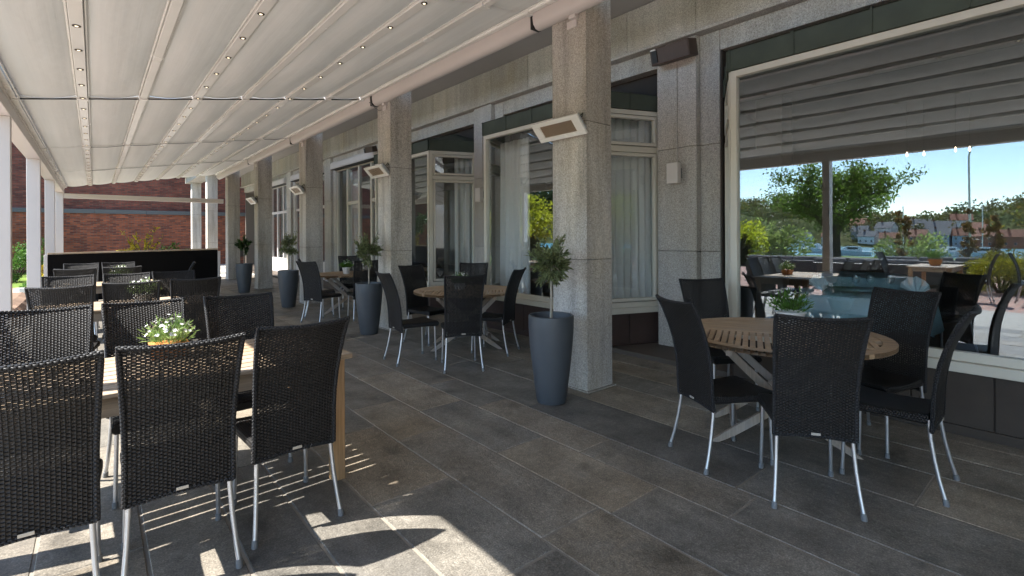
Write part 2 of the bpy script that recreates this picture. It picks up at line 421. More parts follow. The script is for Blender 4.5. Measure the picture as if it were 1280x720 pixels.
    def prism(s, poly, z0, z1, tone=1.0, mi=0):
        n = len(poly); k = len(s.v)
        s.v += [(p[0], p[1], z0) for p in poly] + [(p[0], p[1], z1) for p in poly]
        s.f.append(tuple(k + j for j in reversed(range(n)))); s._a(tone, mi, [(0, 0)] * n)
        s.f.append(tuple(k + n + j for j in range(n))); s._a(tone, mi, [(0, 0)] * n)
        for j in range(n):
            j2 = (j + 1) % n; s.f.append((k + j, k + j2, k + n + j2, k + n + j)); s._a(tone, mi, [(0, 0)] * 4)
    def grid(s, P, UV=None, tone=1.0, mi=0, flip=False):
        r = len(P); c = len(P[0]); k = len(s.v)
        for row in P: s.v += [tuple(p) for p in row]
        for i in range(r - 1):
            for j in range(c - 1):
                q = [(i, j), (i, j + 1), (i + 1, j + 1), (i + 1, j)]
                if flip: q.reverse()
                s.f.append(tuple(k + a * c + b for a, b in q))
                s._a(tone, mi, [UV[a][b] for a, b in q] if UV else [(0, 0)] * 4)
    def leaf(s, p, d, L, w, tone=1.0, mi=0, nrm=None):
        d = d.normalized(); x = d.cross(nrm if nrm is not None else Vector((random.gauss(0, 1), random.gauss(0, 1), random.gauss(0, 1))))
        if x.length < 1e-4: return
        x.normalize(); p = Vector(p)
        s.face([p, p + d * L * .45 + x * w * .5, p + d * L, p + d * L * .45 - x * w * .5], tone, mi)
    def build(s, name, mats, parent=None, smooth=False, bevel=0, loc=None, bseg=2, riven=False):
        me = bpy.data.meshes.new(name); me.from_pydata(s.v, [], s.f)
        if not isinstance(mats, (list, tuple)): mats = [mats]
        for m_ in mats: me.materials.append(m_)
        me.polygons.foreach_set('material_index', s.mi)
        ca = me.attributes.new('tone', 'FLOAT_COLOR', 'CORNER'); uvl = me.uv_layers.new(name='UVMap')
        cols = []; uvs = []
        for f, t, u in zip(s.f, s.tn, s.uv):
            tc = (t, t, t) if isinstance(t, (int, float)) else t
            for i in range(len(f)): cols += [*tc, 1.0]; uvs += u[i]
        me.attributes['tone'].data.foreach_set('color', cols); me.uv_layers['UVMap'].data.foreach_set('uv', uvs)
        if riven:
            ra = me.attributes.new('riven', 'FLOAT', 'FACE'); me.attributes['riven'].data.foreach_set('value', s.rv)
        if smooth: me.polygons.foreach_set('use_smooth', [True] * len(s.f))
        me.update()
        o = bpy.data.objects.new(name, me); COL.objects.link(o)
        if parent is not None: o.parent = parent
        if loc is not None: o.location = loc
        if bevel:
            b = o.modifiers.new('bevel', 'BEVEL'); b.width = bevel; b.segments = bseg; b.limit_method = 'ANGLE'; b.angle_limit = R(40)
        if smooth:
            try:
                me.set_sharp_from_angle(angle=R(40))
            except Exception: pass
        return o

def thing(name, label, cat, loc=(0, 0, 0), rz=0, group=None):
    o = bpy.data.objects.new(name, None); COL.objects.link(o); o.empty_display_size = .1
    o.location = loc; o.rotation_euler = (0, 0, rz); return tag(o, label, cat, group)
def tag(o, label, cat, group=None):
    o['label'] = label; o['category'] = cat
    if group: o['group'] = group
    return o
def setting(o, kind='structure'): o['kind'] = kind; return o
def dup(src, loc, rz, label, group=None):
    def cp(o, par):
        c = o.copy(); COL.objects.link(c)
        if par is not None: c.parent = par
        for ch in [x for x in o.children]: cp(ch, c)
        return c
    kids = list(src.children); r = src.copy(); COL.objects.link(r)
    for k in kids: cp(k, r)
    r.location = loc; r.rotation_euler = (0, 0, rz); r['label'] = label
    if group: r['group'] = group
    return r

# ---------------------------------------------------------------- ground, paving, water, hills
def ground_z(x, y):
    z = -.10
    if x < -14.5:
        t = min(1, (-14.5 - x) / 92); z = -.10 - 2.9 * t
    if x < -106: z = -3.0 - min(1.5, (-106 - x) * .2)
    return z
xs = [-900, -500, -320, -200, -140, -118, -112, -106, -80, -65, -45, -40, -35, -30, -26, -22, -18, -14.5, -8, -1, 6, 20, 60, 200, 600]
ys = [-700, -300, -150, -80, -40, -20, 0, 10, 20, 31, 60, 120, 300, 700]
g = MB(); g.grid([[(x, y, ground_z(x, y)) for x in xs] for y in ys])
setting(g.build('ground', M['lawn'], smooth=True))

rng = random.Random(3)
def slabs(x0, x1, y0, y1, z, wr, lr, tones, gap=.0105):
    b = MB(); x = x0
    while x < x1 - .05:
        w = rng.uniform(*wr)
        if x1 - (x + w) < wr[0] * .6: w = x1 - x
        y = y0 - rng.uniform(0, lr[1] * .8)
        while y < y1:
            L = rng.uniform(*lr); a, c = max(y, y0), min(y + L, y1)
            if c - a > .08:
                k = rng.choice(tones); j = rng.uniform(.86, 1.14); rv = rng.choice((.05, .08, .1, .25, .8, .12))
                hz = z + rng.uniform(-.0015, .0015)
                split = w > .55 and rng.random() < .18
                parts = [(x, x + w * rng.uniform(.4, .6)), None] if split else [(x, x + w)]
                if split: parts[1] = (parts[0][1], x + w)
                for (p, q) in parts:
                    jj = j * rng.uniform(.93, 1.07)
                    g1, g2 = gap * rng.uniform(.35, .7), gap * rng.uniform(.35, .7)
                    b.box(p + g1, q - g1, a + g2, c - g2, z - .05, hz, tuple(t * jj for t in k), rv=rv, skip=(0,))
            y += L
        x += w
    return b
tones = [(k[0] * 1.17, k[1] * 1.13, k[2] * 1.05) for k in [(.182, .167, .148), (.158, .147, .132), (.196, .172, .144), (.165, .156, .143), (.215, .188, .154), (.124, .118, .110), (.186, .170, .150), (.150, .142, .131)]]
b = slabs(-1.0, 5.75, -13, 20.7, 0, (.32, .62), (.8, 1.9), tones)
setting(b.build('terrace_paving', M['paving'], bevel=.004, bseg=1, riven=True))
b = MB(); b.box(-1.02, 5.75, -13.02, 20.72, -.09, -.0035); setting(b.build('terrace_bed', M['grout']))
b = slabs(-1.0, 9.0, 20.74, 30.8, -.03, (.4, .5), (.4, .8), [(1, 1, 1), (.9, .9, .9), (1.08, 1.05, 1.0)])
setting(b.build('pavement', M['pavement'], riven=True))
b = MB(); b.box(-13.8, -1.03, -30, 19.0, -.09, -.03); setting(b.build('brick_plaza', M['brick_plaza']))
b = MB(); b.box(-3.4, -1.06, -30, 19.0, -.085, -.022); setting(b.build('path', M['pavement']))
b = MB(); b.box(-4.5, -1.05, 19.1, 20.7, -.09, -.026); setting(b.build('brick_path', M['brick_plaza']))
b = MB(); b.face([(-104, -700, -3.2), (-1100, -700, -3.2), (-1100, 700, -3.2), (-104, 700, -3.2)]); setting(b.build('sea', M['water']))
# far shore with a wooded hill
def hill_h(x, y):
    t = max(0, min(1, (-185 - x) / 52)); s_ = t * t * (3 - 2 * t)
    return -5 + s_ * (11 + 2.5 * math.sin(y * .05 + 1.1) + 1.5 * math.sin(y * .11) + 6 * max(0, min(1, (y - 62) / 50))) + 4 * noise.noise(Vector((x * .03, y * .03, 3))) * s_
hx = [-175 - i * 7 for i in range(40)]; hyv = [-320 + i * 9 for i in range(90)]
b = MB(); b.grid([[(x, y, hill_h(x, y)) for x in hx] for y in hyv], flip=True); setting(b.build('hills', M['hill'], smooth=True))

# ---------------------------------------------------------------- restaurant building
bld = thing('restaurant_building', 'granite faced restaurant building with bay windows along the covered terrace', 'building')
XW = 5.5
S0, S1 = -4, 6
b = MB()
wr = random.Random(5)
def tn(): return wr.uniform(.9, 1.08)
zs = [0, 1.25, 2.52, 3.84]
for s_ in range(S0, S1):
    y0 = 4 * s_ + 3.11; y1 = 4 * s_ + 3.645
    for z0, z1 in zip(zs, zs[1:]):
        b.box(XW, XW + .25, y0, y1, z0 + .002, z1 - .002, tn())
        b.box(XW + .08, XW + .25, y0 - .25, y0 - .003, z0 + .002, z1 - .002, tn())
    a = y1 + .003; e = 4 * (s_ + 1) + 2.857
    n = 2
    for i in range(n):
        b.box(XW + .08, XW + .25, a + (e - a) * i / n + .002, a + (e - a) * (i + 1) / n - .002, 3.60, 3.838, tn())
    yy = 4 * s_ + 3.11
    for i in range(4):
        b.box(XW, XW + .25, yy + i + .003, yy + i + .997, 3.885, 4.45, tn())
b.build('stone_wall', M['granite_wall'], bld, bevel=.006)
b = MB(); b.box(XW - .05, XW + .2, 4 * S0 + 3, 4 * S1 + 3.2, 3.842, 3.882); b.build('ledge', M['granite_wall'], bld, bevel=.008)
b = MB()
b.box(3.0, 4.95, 4 * S0 + 3, 28, 4.50, 4.62); b.box(4.95, XW + .25, 4 * S0 + 3, 28, 4.46, 4.62)
for k in range(-4, 28, 2): b.box(3.0, 4.94, k + .0, k + .025, 4.488, 4.505, .5)
b.box(4.93, 4.96, 4 * S0 + 3, 28, 4.45, 4.5)
b.build('soffit', M['soffit'], bld)
b = MB(); b.box(2.9, 12, 4 * S0 + 3, 28, 4.63, 7.5); b.build('upper_storey', M['granite_wall'], bld)
b = MB(); b.box(2.95, 3.0, 4 * S0 + 3, 28, 4.30, 4.63); b.build('eaves_board', M['soffit'], bld)
b = MB(); b.box(-.9, 5.4, -15.0, -13.1, 0, 7.5); b.build('sky_blocker', M['granite_wall'], bld)  # unseen block added behind the camera to cut sky light on the pillars
b = MB(); b.box(3.30, 3.86, 20.9, 28, 3.98, 4.458); b.box(3.30, 3.86, -13, 20.85, 4.20, 4.458); b.build('architrave', M['granite_wall'], bld)
# dim room behind the glass
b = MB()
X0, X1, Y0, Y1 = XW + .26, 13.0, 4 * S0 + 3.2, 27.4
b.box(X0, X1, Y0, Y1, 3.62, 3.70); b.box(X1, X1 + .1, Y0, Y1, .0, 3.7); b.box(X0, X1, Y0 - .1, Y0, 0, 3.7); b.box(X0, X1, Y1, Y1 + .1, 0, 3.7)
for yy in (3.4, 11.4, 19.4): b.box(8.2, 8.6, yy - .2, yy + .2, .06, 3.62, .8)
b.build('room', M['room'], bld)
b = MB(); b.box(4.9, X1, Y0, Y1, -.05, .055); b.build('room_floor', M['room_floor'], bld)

def bay(s_):
    y0 = 4 * s_ + .02; y1 = 4 * s_ + 2.32
    A = (5.62, y1 + .47); B = (4.76, y1); C = (4.76, y0); D = (5.62, y0 - .33)
    segs = [(B, A), (C, B), (D, C)]    # outward side is to the left (normal) for these directions
    f = MB()
    fd0, fd1 = -.05, .02
    for i, (p, q) in enumerate(segs):
        L = math.hypot(q[0] - p[0], q[1] - p[1]); d = ((q[0] - p[0]) / L, (q[1] - p[1]) / L)
        at = lambda t: (p[0] + d[0] * t, p[1] + d[1] * t)
        f.seg(p, q, fd0, fd1, .535, .60); f.seg(p, q, fd0, fd1, 2.975, 3.035)
        for t0, t1 in ((0.0, .055), (L - .055, L)):
            f.seg(at(t0), at(t1), fd0, fd1 + .003, .537, 3.033)
        if i == 1 and s_ < 1: f.seg(at(.24), at(.30), fd0, fd1 - .001, .60, 2.975)
        if i != 1:
            f.seg(at(.055), at(L - .055), fd0, fd1 - .002, 2.50, 2.575)
            for (z0, z1) in ((.60, 2.50), (2.575, 2.975)):     # opening sashes inside the frame
                for t0, t1 in ((.065, .10), (L - .10, L - .065)): f.seg(at(t0), at(t1), fd0 + .01, fd1 + .012, z0 + .01, z1 - .01)
                f.seg(at(.10), at(L - .10), fd0 + .01, fd1 + .011, z0 + .01, z0 + .05); f.seg(at(.10), at(L - .10), fd0 + .01, fd1 + .011, z1 - .05, z1 - .01)
    win = f.build('bay_window', M['frame'], bld, bevel=.004)
    for i, (p, q) in enumerate(segs):
        L = math.hypot(q[0] - p[0], q[1] - p[1]); d = ((q[0] - p[0]) / L, (q[1] - p[1]) / L)
        at = lambda t: (p[0] + d[0] * t, p[1] + d[1] * t)
        for (z0, z1) in (((.58, 2.99),) if i == 1 else ((.59, 2.51), (2.57, 2.99))):
            gm = MB(); gm.seg(at(.03), at(L - .03), -.022, -.014, z0, z1); gm.build('glass_pane', M['glass'], win)
    m_ = MB()
    for i, (p, q) in enumerate(segs): m_.seg(p, q, -.06, .06 if i == 1 else .05, .46, .533, .02 if i == 1 else 0, .02 if i == 1 else 0)
    m_.build('sill', M['frame'], win, bevel=.006)
    m_ = MB()
    for p, q in segs:
        L = math.hypot(q[0] - p[0], q[1] - p[1]); n = max(2, round(L / .47)); d = ((q[0] - p[0]) / L, (q[1] - p[1]) / L)
        for k in range(n):
            a = (p[0] + d[0] * (L * k / n + .004), p[1] + d[1] * (L * k / n + .004)); e = (p[0] + d[0] * (L * (k + 1) / n - .004), p[1] + d[1] * (L * (k + 1) / n - .004))
            m_.seg(a, e, -.06, .0, .07, .458)
        m_.seg(p, q, -.08, -.02, 0, .46)
        m_.seg(p, q, -.02, .012, .0, .068)
    m_.build('plinth', M['plinth_red'] if s_ in (1, 2) else M['plinth'], win, bevel=.004)
    c = MB()
    for p, q in segs:
        L = math.hypot(q[0] - p[0], q[1] - p[1]); n = max(2, round(L / .62)); d = ((q[0] - p[0]) / L, (q[1] - p[1]) / L)
        for k in range(n):
            a = (p[0] + d[0] * (L * k / n + .003), p[1] + d[1] * (L * k / n + .003)); e = (p[0] + d[0] * (L * (k + 1) / n - .003), p[1] + d[1] * (L * (k + 1) / n - .003))
            c.seg(a, e, -.03, .035, 3.04, 3.235)
        for k in range(n + 1):
            a = (p[0] + d[0] * (L * k / n - .006), p[1] + d[1] * (L * k / n - .006)); e = (p[0] + d[0] * (L * k / n + .006), p[1] + d[1] * (L * k / n + .006))
            c.seg(a, e, .0, .045, 3.045, 3.245)
    # pitched copper roof over the bay
    o = .05; ridge0 = (5.74, y0 + .6, 3.56); ridge1 = (5.74, y1 - .5, 3.56)
    e = [(5.70, y0 - .40, 3.237), (4.76 - o, y0 - o * .6, 3.237), (4.76 - o, y1 + o * .6, 3.237), (5.70, y1 + .53, 3.237)]
    c.face([e[1], e[2], ridge1, ridge0][::-1]); c.face([e[0], e[1], ridge0][::-1]); c.face([e[2], e[3], ridge1][::-1]); c.face([e[0], e[1], e[2], e[3]])
    for k in range(1, 4):
        t = k / 4; a = Vector(e[1]).lerp(Vector(e[2]), t); r_ = Vector(ridge0).lerp(Vector(ridge1), t); c.bar(a, r_, .014, .02)
    c.build('copper_roof', M['copper'], win)
    r_ = MB()    # dark lining of the opening and panel above the bay
    ya, yb = 4 * s_ - .352, 4 * s_ + 2.857
    r_.box(5.60, 5.745, ya - .0, ya + .02, 0, 3.6); r_.box(5.60, 5.745, yb - .02, yb, 0, 3.6)
    r_.box(5.746, 5.77, ya, yb, 2.98, 3.6)
    r_.build('opening_lining', M['dark_metal'], win)
    return win
for s_ in (-2, -1, 0, 1, 2): bay(s_)

def flush(s_, door):
    ya, yb = 4 * s_ - .35, 4 * s_ + 2.855
    f = MB(); x0, x1 = 5.60, 5.68; zb = .06
    cols_ = [ya, ya + .78, ya + 1.58, ya + 2.40, yb]
    f.box(x0, x1, ya, yb, zb, zb + .09); f.box(x0, x1, ya, yb, 3.40, 3.59)
    for i, y in enumerate(cols_):
        w = .05
        f.box(x0 - .004, x1, max(ya, y - w), min(yb, y + w), zb + .002, 3.588)
    for i in (0, 2) if not door else (0, 1, 2, 3): f.box(x0 + .003, x1, cols_[i] + .05, cols_[i + 1] - .05, 2.36, 2.45)
    if door: f.box(x0 + .003, x1, ya, yb, .152, .62)
    win = f.build('tall_window', M['frame'] if not door else M['white_metal'], bld, bevel=.004)
    for i in range(4):
        gm = MB(); gm.box(5.625, 5.633, cols_[i] + .04, cols_[i + 1] - .04, .14, 3.42); gm.build('glass_pane', M['glass'], win)
    c = MB()
    c.prism([(5.40, 3.45), (5.62, 3.43), (5.62, 3.66), (5.44, 3.66), (5.40, 3.60)], ya + .0, yb, 1.0)
    o = c.build('awning_cassette', M['white_metal'], win, bevel=.008)
    o.data.transform(Matrix(((1, 0, 0, 0), (0, 0, 1, 0), (0, 1, 0, 0), (0, 0, 0, 1))))
    o.data.flip_normals()
    c = MB(); c.box(5.415, 5.60, ya + .02, yb - .02, 3.425, 3.443); c.build('awning_slot', M['rubber'], win)
    for y in (ya + .03, yb - .05): pass
for s_, d in ((3, False), (4, True), (5, True)): flush(s_, d)

# ---------------------------------------------------------------- granite pillars
pl = [('nearest granite pillar, with a heater, beside the tall pot with the silvery olive tree', 0),
      ('granite pillar between the middle and the far round table', 1), ('granite pillar behind the left chairs of the far round table', 2),
      ('granite pillar beside the potted tree nearest the black screen', 3), ('granite pillar touched by the white cross beam', 4),
      ('second of the two thin far pillars in front of the red brick wall, nearer the terrace', 5), ('farthest, leftmost granite pillar against the red brick wall', 6)]
def pillar(y, label):
    t = thing('stone_pillar', label, 'pillar', (3.46, y, 0), 0, 'granite pillars along the terrace')
    b = MB(); z0s = [0.0, 1.222, 2.507, 3.978] if y > 20 else [0.0, 1.222, 2.507, 3.75, 4.198]
    for z0, z1 in zip(z0s, z0s[1:]): b.box(0, .365, 0, .44, z0 + .0025, z1 - .0025, wr.uniform(.92, 1.06))
    b.box(.004, .361, .004, .436, .01, 3.97, .45)
    b.build('pillar_shaft', M['granite'], t, bevel=.007)
    b = MB(); b.box(-.02, .385, -.03, .47, .0, .014, .8); b.build('base_slab', M['granite'], t, bevel=.004)
    return t
PY = [3.046, 6.991, 10.967, 15.014, 19.054, 23.073, 27.12]
for (lab, i) in pl: pillar(PY[i], lab)

# ---------------------------------------------------------------- pergola
perg = thing('pergola', 'white metal pergola with pale fabric roof and spotlit rails over the terrace', 'pergola')
def roof_z(x): return 3.13 + .17 * x
RX = [-.67, -.1, .47, 1.04, 1.61, 2.18, 2.75, 3.30]
YS = [-12.4, -8.4, -4.4, -.35, 3.65, 7.65, 11.65, 15.65, 20.3]
for i, x in enumerate(RX):
    z = roof_z(x); w = .085 if i in (1, 3, 5) else .07
    if i in (0, 7): w = .05
    b = MB()
    b.box(x - w / 2, x + w / 2, YS[0], YS[-1], z - .045, z + .03)
    for s_ in (-1, 1): b.box(*sorted((x + s_ * (w / 2 + .005), x + s_ * (w / 2 + .019))), YS[0], YS[-1], z - .026, z - .008)
    for y in YS[1:-1]: b.box(x - w / 2 - .012, x + w / 2 + .012, y - .03, y + .03, z - .06, z + .034)
    r_ = b.build('roof_rail', M['rail'], perg, bevel=.004)
    if i in (1, 3, 5):
        y = .55; first = None
        while y < 20:
            if first is None:
                k = MB(); k.lathe([(.026, 0), (.028, -.004), (.024, -.007), (.020, -.005)], 14); 
                first = k.build('spotlight', [M['dark_metal'], M['spot']], r_)
                k = MB(); k.lathe([(.0001, -.0045), (.012, -.0045), (.012, -.0065), (.0001, -.0065)], 12); bm = k
                me = first.data
                import bmesh as _b
                q = _b.new(); q.from_mesh(me); tmp = bpy.data.meshes.new('tmp'); tmp.from_pydata(k.v, [], k.f)
                n0 = len(q.faces); q.from_mesh(tmp); q.faces.ensure_lookup_table()
                for fc in q.faces[n0:]: fc.material_index = 1
                q.to_mesh(me); q.free()
                first.location = (x, y, z - .045)
            else:
                c = first.copy(); COL.objects.link(c); c.parent = r_; c.location = (x, y, z - .045)
            y += .64
# fabric: one sheet per field between two rails and two cross joints, sagging a little
fr = random.Random(11)
for i in range(7):
    for j in range(8):
        xa, xb = RX[i] + .035, RX[i + 1] - .035; g_ = lambda y_: .012 if abs(y_ - 7.65) < .01 else .0001
        ya, yb = YS[j] + g_(YS[j]), YS[j + 1] - g_(YS[j + 1])
        nx, ny = 10, 30; P = []
        ph = fr.uniform(0, 6); sg = fr.uniform(.8, 1.2)
        for b_ in range(ny + 1):
            row = []
            for a in range(nx + 1):
                u, v = a / nx, b_ / ny; x = xa + (xb - xa) * u; y = ya + (yb - ya) * v
                e_ = 4 * v * (1 - v); w_ = 4 * u * (1 - u)
                sag = .062 * w_ * (.6 + .4 * sg * e_) + .014 * math.sin(v * 11 + ph) * w_ * min(1, e_ * 2)
                sag += .006 * noise.noise(Vector((x * 6, y * 1.5, ph))) * min(1, e_ * 3)
                row.append((x, y, roof_z(x) - .002 - sag * .9))
            P.append(row)
        b = MB(); b.grid(P)
        o = b.build('fabric_panel', M['fabric'], perg, smooth=True)
        md = o.modifiers.new('thick', 'SOLIDIFY'); md.thickness = .004; md.offset = 1
for j, y in enumerate(YS[1:-1]):
    if y != 7.65: continue
    w = .011
    for i in range(7):
        b = MB(); xa, xb = RX[i] + .045, RX[i + 1] - .045
        b.hexa([(xa, y - w, roof_z(xa) - .051), (xb, y - w, roof_z(xb) - .051), (xb, y + w, roof_z(xb) - .051), (xa, y + w, roof_z(xa) - .051),
                (xa, y - w, roof_z(xa) - .038), (xb, y - w, roof_z(xb) - .038), (xb, y + w, roof_z(xb) - .038), (xa, y + w, roof_z(xa) - .038)])
        b.build('joint_strip', M['rubber'] if y == 7.65 else M['dark_metal'], perg)
for y in (11.65, 15.65):
    pts = []
    for i in range(1, 8):
        pts.append((RX[i], y, roof_z(RX[i]) - .05))
        if i < 7: pts.append(((RX[i] + RX[i + 1]) / 2, y + .03, (roof_z(RX[i]) + roof_z(RX[i + 1])) / 2 - .062))
    b = MB(); b.tube(pts, .006, 6); b.build('cable', M['foot'], perg)
# outer beam, posts, gutter, end beam
b = MB(); b.box(-.88, -.70, YS[0], 20.2, 2.79, 2.93); b.box(-.86, -.69, YS[0], 20.25, 2.93, 3.06); b.build('outer_beam', M['white_metal'], perg, bevel=.006)
b = MB(); b.box(-.72, -.66, YS[0], 20.3, 3.06, 3.10); b.build('edge_seal', M['dark_metal'], perg)
b = MB(); b.box(3.318, 3.342, YS[0], YS[-1], 3.672, 3.712); b.build('gutter_seal', M['rail'], perg)
for y in (-12.3, -8.3, -4.3, -.55, 3.2, 7.72, 11.62, 15.62, 19.66):
    b = MB(); b.box(-.875, -.705, y, y + .12, .012, 2.79); b.box(-.90, -.68, y - .03, y + .15, .0, .012)
    b.build('post', M['white_metal'], perg, bevel=.006)
prof = [(3.335, 3.70), (3.335, 3.60), (3.345, 3.545), (3.375, 3.51), (3.42, 3.50), (3.45, 3.51), (3.455, 3.56), (3.455, 3.70)]
for (ya, yb, gp) in ((YS[0], -4.43, .03), (-4.40, -.37, .04), (-.33, 3.63, .04), (3.67, 7.36, .08), (7.44, 11.6, .06), (11.66, 15.6, .06), (15.66, 20.3, .02)):
    b = MB(); n = len(prof)
    P = [[(x, y, z) for (x, z) in prof] for y in (ya, yb)]
    b.grid(P, flip=True); b.face([(x, ya, z) for x, z in prof]); b.face([(x, yb, z) for x, z in prof][::-1])
    b.face([(3.335, ya, 3.70), (3.455, ya, 3.70), (3.455, yb, 3.70), (3.335, yb, 3.70)])
    gt = b.build('gutter', M['white_metal'], perg, smooth=True)
    b = MB(); b.box(3.342, 3.452, yb + .0005, yb + gp - .0005, 3.508, 3.695); b.build('end_cap', M['rubber'], gt)
b = MB(); b.box(-.70, 3.44, 19.68, 19.78, 2.62, 2.76); b.build('end_beam', M['white_metal'], perg, bevel=.006)
for y in PY[:5]:
    b = MB(); b.box(3.40, 3.458, y + .08, y + .16, 3.47, 3.505); b.box(3.44, 3.458, y + .10, y + .22, 3.40, 3.47); b.build('bracket', M['white_metal'], perg, bevel=.004)
# loose cable hanging from the gutter end
cv = MB(); cv.tube([(3.3, 7.38, 3.55), (3.36, 7.33, 3.47), (3.43, 7.3, 3.42), (3.50, 7.27, 3.46), (3.52, 7.25, 3.55)], .006, 6); cv.build('cable', M['foot'], perg)

# ---------------------------------------------------------------- heaters, loudspeakers, wall lights
def heater(y, label, src=[]):
    if src: return dup(src[0], (3.455, y, 2.45), 0, label, 'heaters on the granite pillars')
    t = thing('patio_heater', label, 'heater', (3.455, y, 2.45), 0, 'heaters on the granite pillars'); src.append(t)
    M4 = Matrix.Translation((-.115, .0, 0)) @ Matrix.Rotation(R(-42), 4, 'Y')
    b = MB()      # frame ring, its face looks down and outwards (local -x)
    t0, t1 = -.012, .012; hy, hz = .30, .105; iy, iz = .21, .062
    for (a, c, d, e) in ((-hy, hy, iz, hz), (-hy, hy, -hz, -iz), (-hy, -iy, -iz, iz), (iy, hy, -iz, iz)):
        b.box(t0, t1, a, c, d, e, M4=M4)
    b.build('front_frame', M['rail'], t, bevel=.004)
    b = MB(); b.box(.0, .006, -iy, iy, -iz, iz); o = b.build('grille', M['grille'], t); o.matrix_local = M4 @ Matrix.Rotation(R(90), 4, 'Y') @ Matrix.Rotation(R(-90), 4, 'Y')
    b = MB(); b.box(.013, .065, -.27, .27, -.085, .085, M4=M4); b.build('housing', M['alu'], t, bevel=.012)
    b = MB(); b.bar((-.06, .05, .02), (.002, .05, .03), .05, .02); b.bar((-.06, -.05, .02), (.002, -.05, .03), .05, .02); b.box(-.006, .004, -.09, .09, -.02, .08); b.build('bracket', M['dark_metal'], t)
    b = MB(); b.tube([(-.07, -.2, .06), (-.03, -.23, .12), (.0, -.2, .10), (.01, -.1, .09)], .005, 6); b.build('cable', M['rubber'], t)
    return t
heater(PY[0] + .24, 'infrared heater on the nearest granite pillar, above the silvery olive tree')
heater(PY[1] + .24, 'infrared heater on the pillar between the middle and the far round table')
heater(PY[2] + .24, 'infrared heater on the pillar behind the far round table')
heater(PY[3] + .24, 'infrared heater farthest away, on the pillar by the last potted tree')

def speaker(x, y, z, rz, label, sc=1, src=[]):
    if src: t = dup(src[0], (x, y, z), rz, label, 'loudspeakers under the eaves')
    else:
        t = thing('loudspeaker', label, 'loudspeaker', (x, y, z), rz, 'loudspeakers under the eaves'); src.append(t)
        M4 = Matrix.Rotation(R(-14), 4, 'Y')
        b = MB(); b.box(-.16, .04, -.26, .26, -.10, .10, M4=M4); b.build('cabinet', M['speaker'], t, bevel=.01)
        b = MB(); b.box(-.168, -.161, -.25, .12, -.09, .09, M4=M4); b.build('front_grille', M['speaker'], t)
        b = MB(); b.box(-.172, -.162, .16, .23, -.07, .07, M4=M4); b.build('port', M['rubber'], t)
        b = MB(); b.box(-.175, -.162, .17, .24, .075, .092, M4=M4); b.build('badge', M['tag'], t)
        b = MB(); b.bar((.02, 0, .02), (.07, 0, .02), .06, .04); b.build('bracket', M['dark_metal'], t)
    t.scale = (sc, sc, sc); return t
speaker(5.43, 3.33, 3.67, 0, 'dark brown loudspeaker on the ledge above the white wall light beside the big right window')
speaker(5.30, 11.72, 3.62, .2, 'dark loudspeaker half hidden behind the pillar right of the far round table', .7)
speaker(5.30, 16.4, 3.52, .3, 'small dark loudspeaker beside the white frames over the potted trees', .75)

def wall_light(y, label, src=[]):
    if src: return dup(src[0], (5.5, y, 2.2), 0, label, 'white wall lights on the pilasters')
    t = thing('wall_light', label, 'wall light', (5.5, y, 2.2), 0, 'white wall lights on the pilasters'); src.append(t)
    b = MB(); b.box(-.13, -.05, -.075, .075, -.125, .125); b.build('lamp_housing', M['white_metal'], t, bevel=.006)
    b = MB(); b.box(-.05, .002, -.06, .06, -.06, .06); b.build('wall_mount', M['foot'], t)
    b = MB(); b.tube([(-.008, .0, .06), (-.008, .0, 1.35)], .008, 6); b.build('conduit', M['granite_wall'], t)
    return t
wall_light(3.36, 'white box wall light on the stone pilaster left of the big right window')
wall_light(7.36, 'white box wall light on the pilaster behind the middle round table')
wall_light(11.36, 'white box wall light on the pilaster behind the far round table')

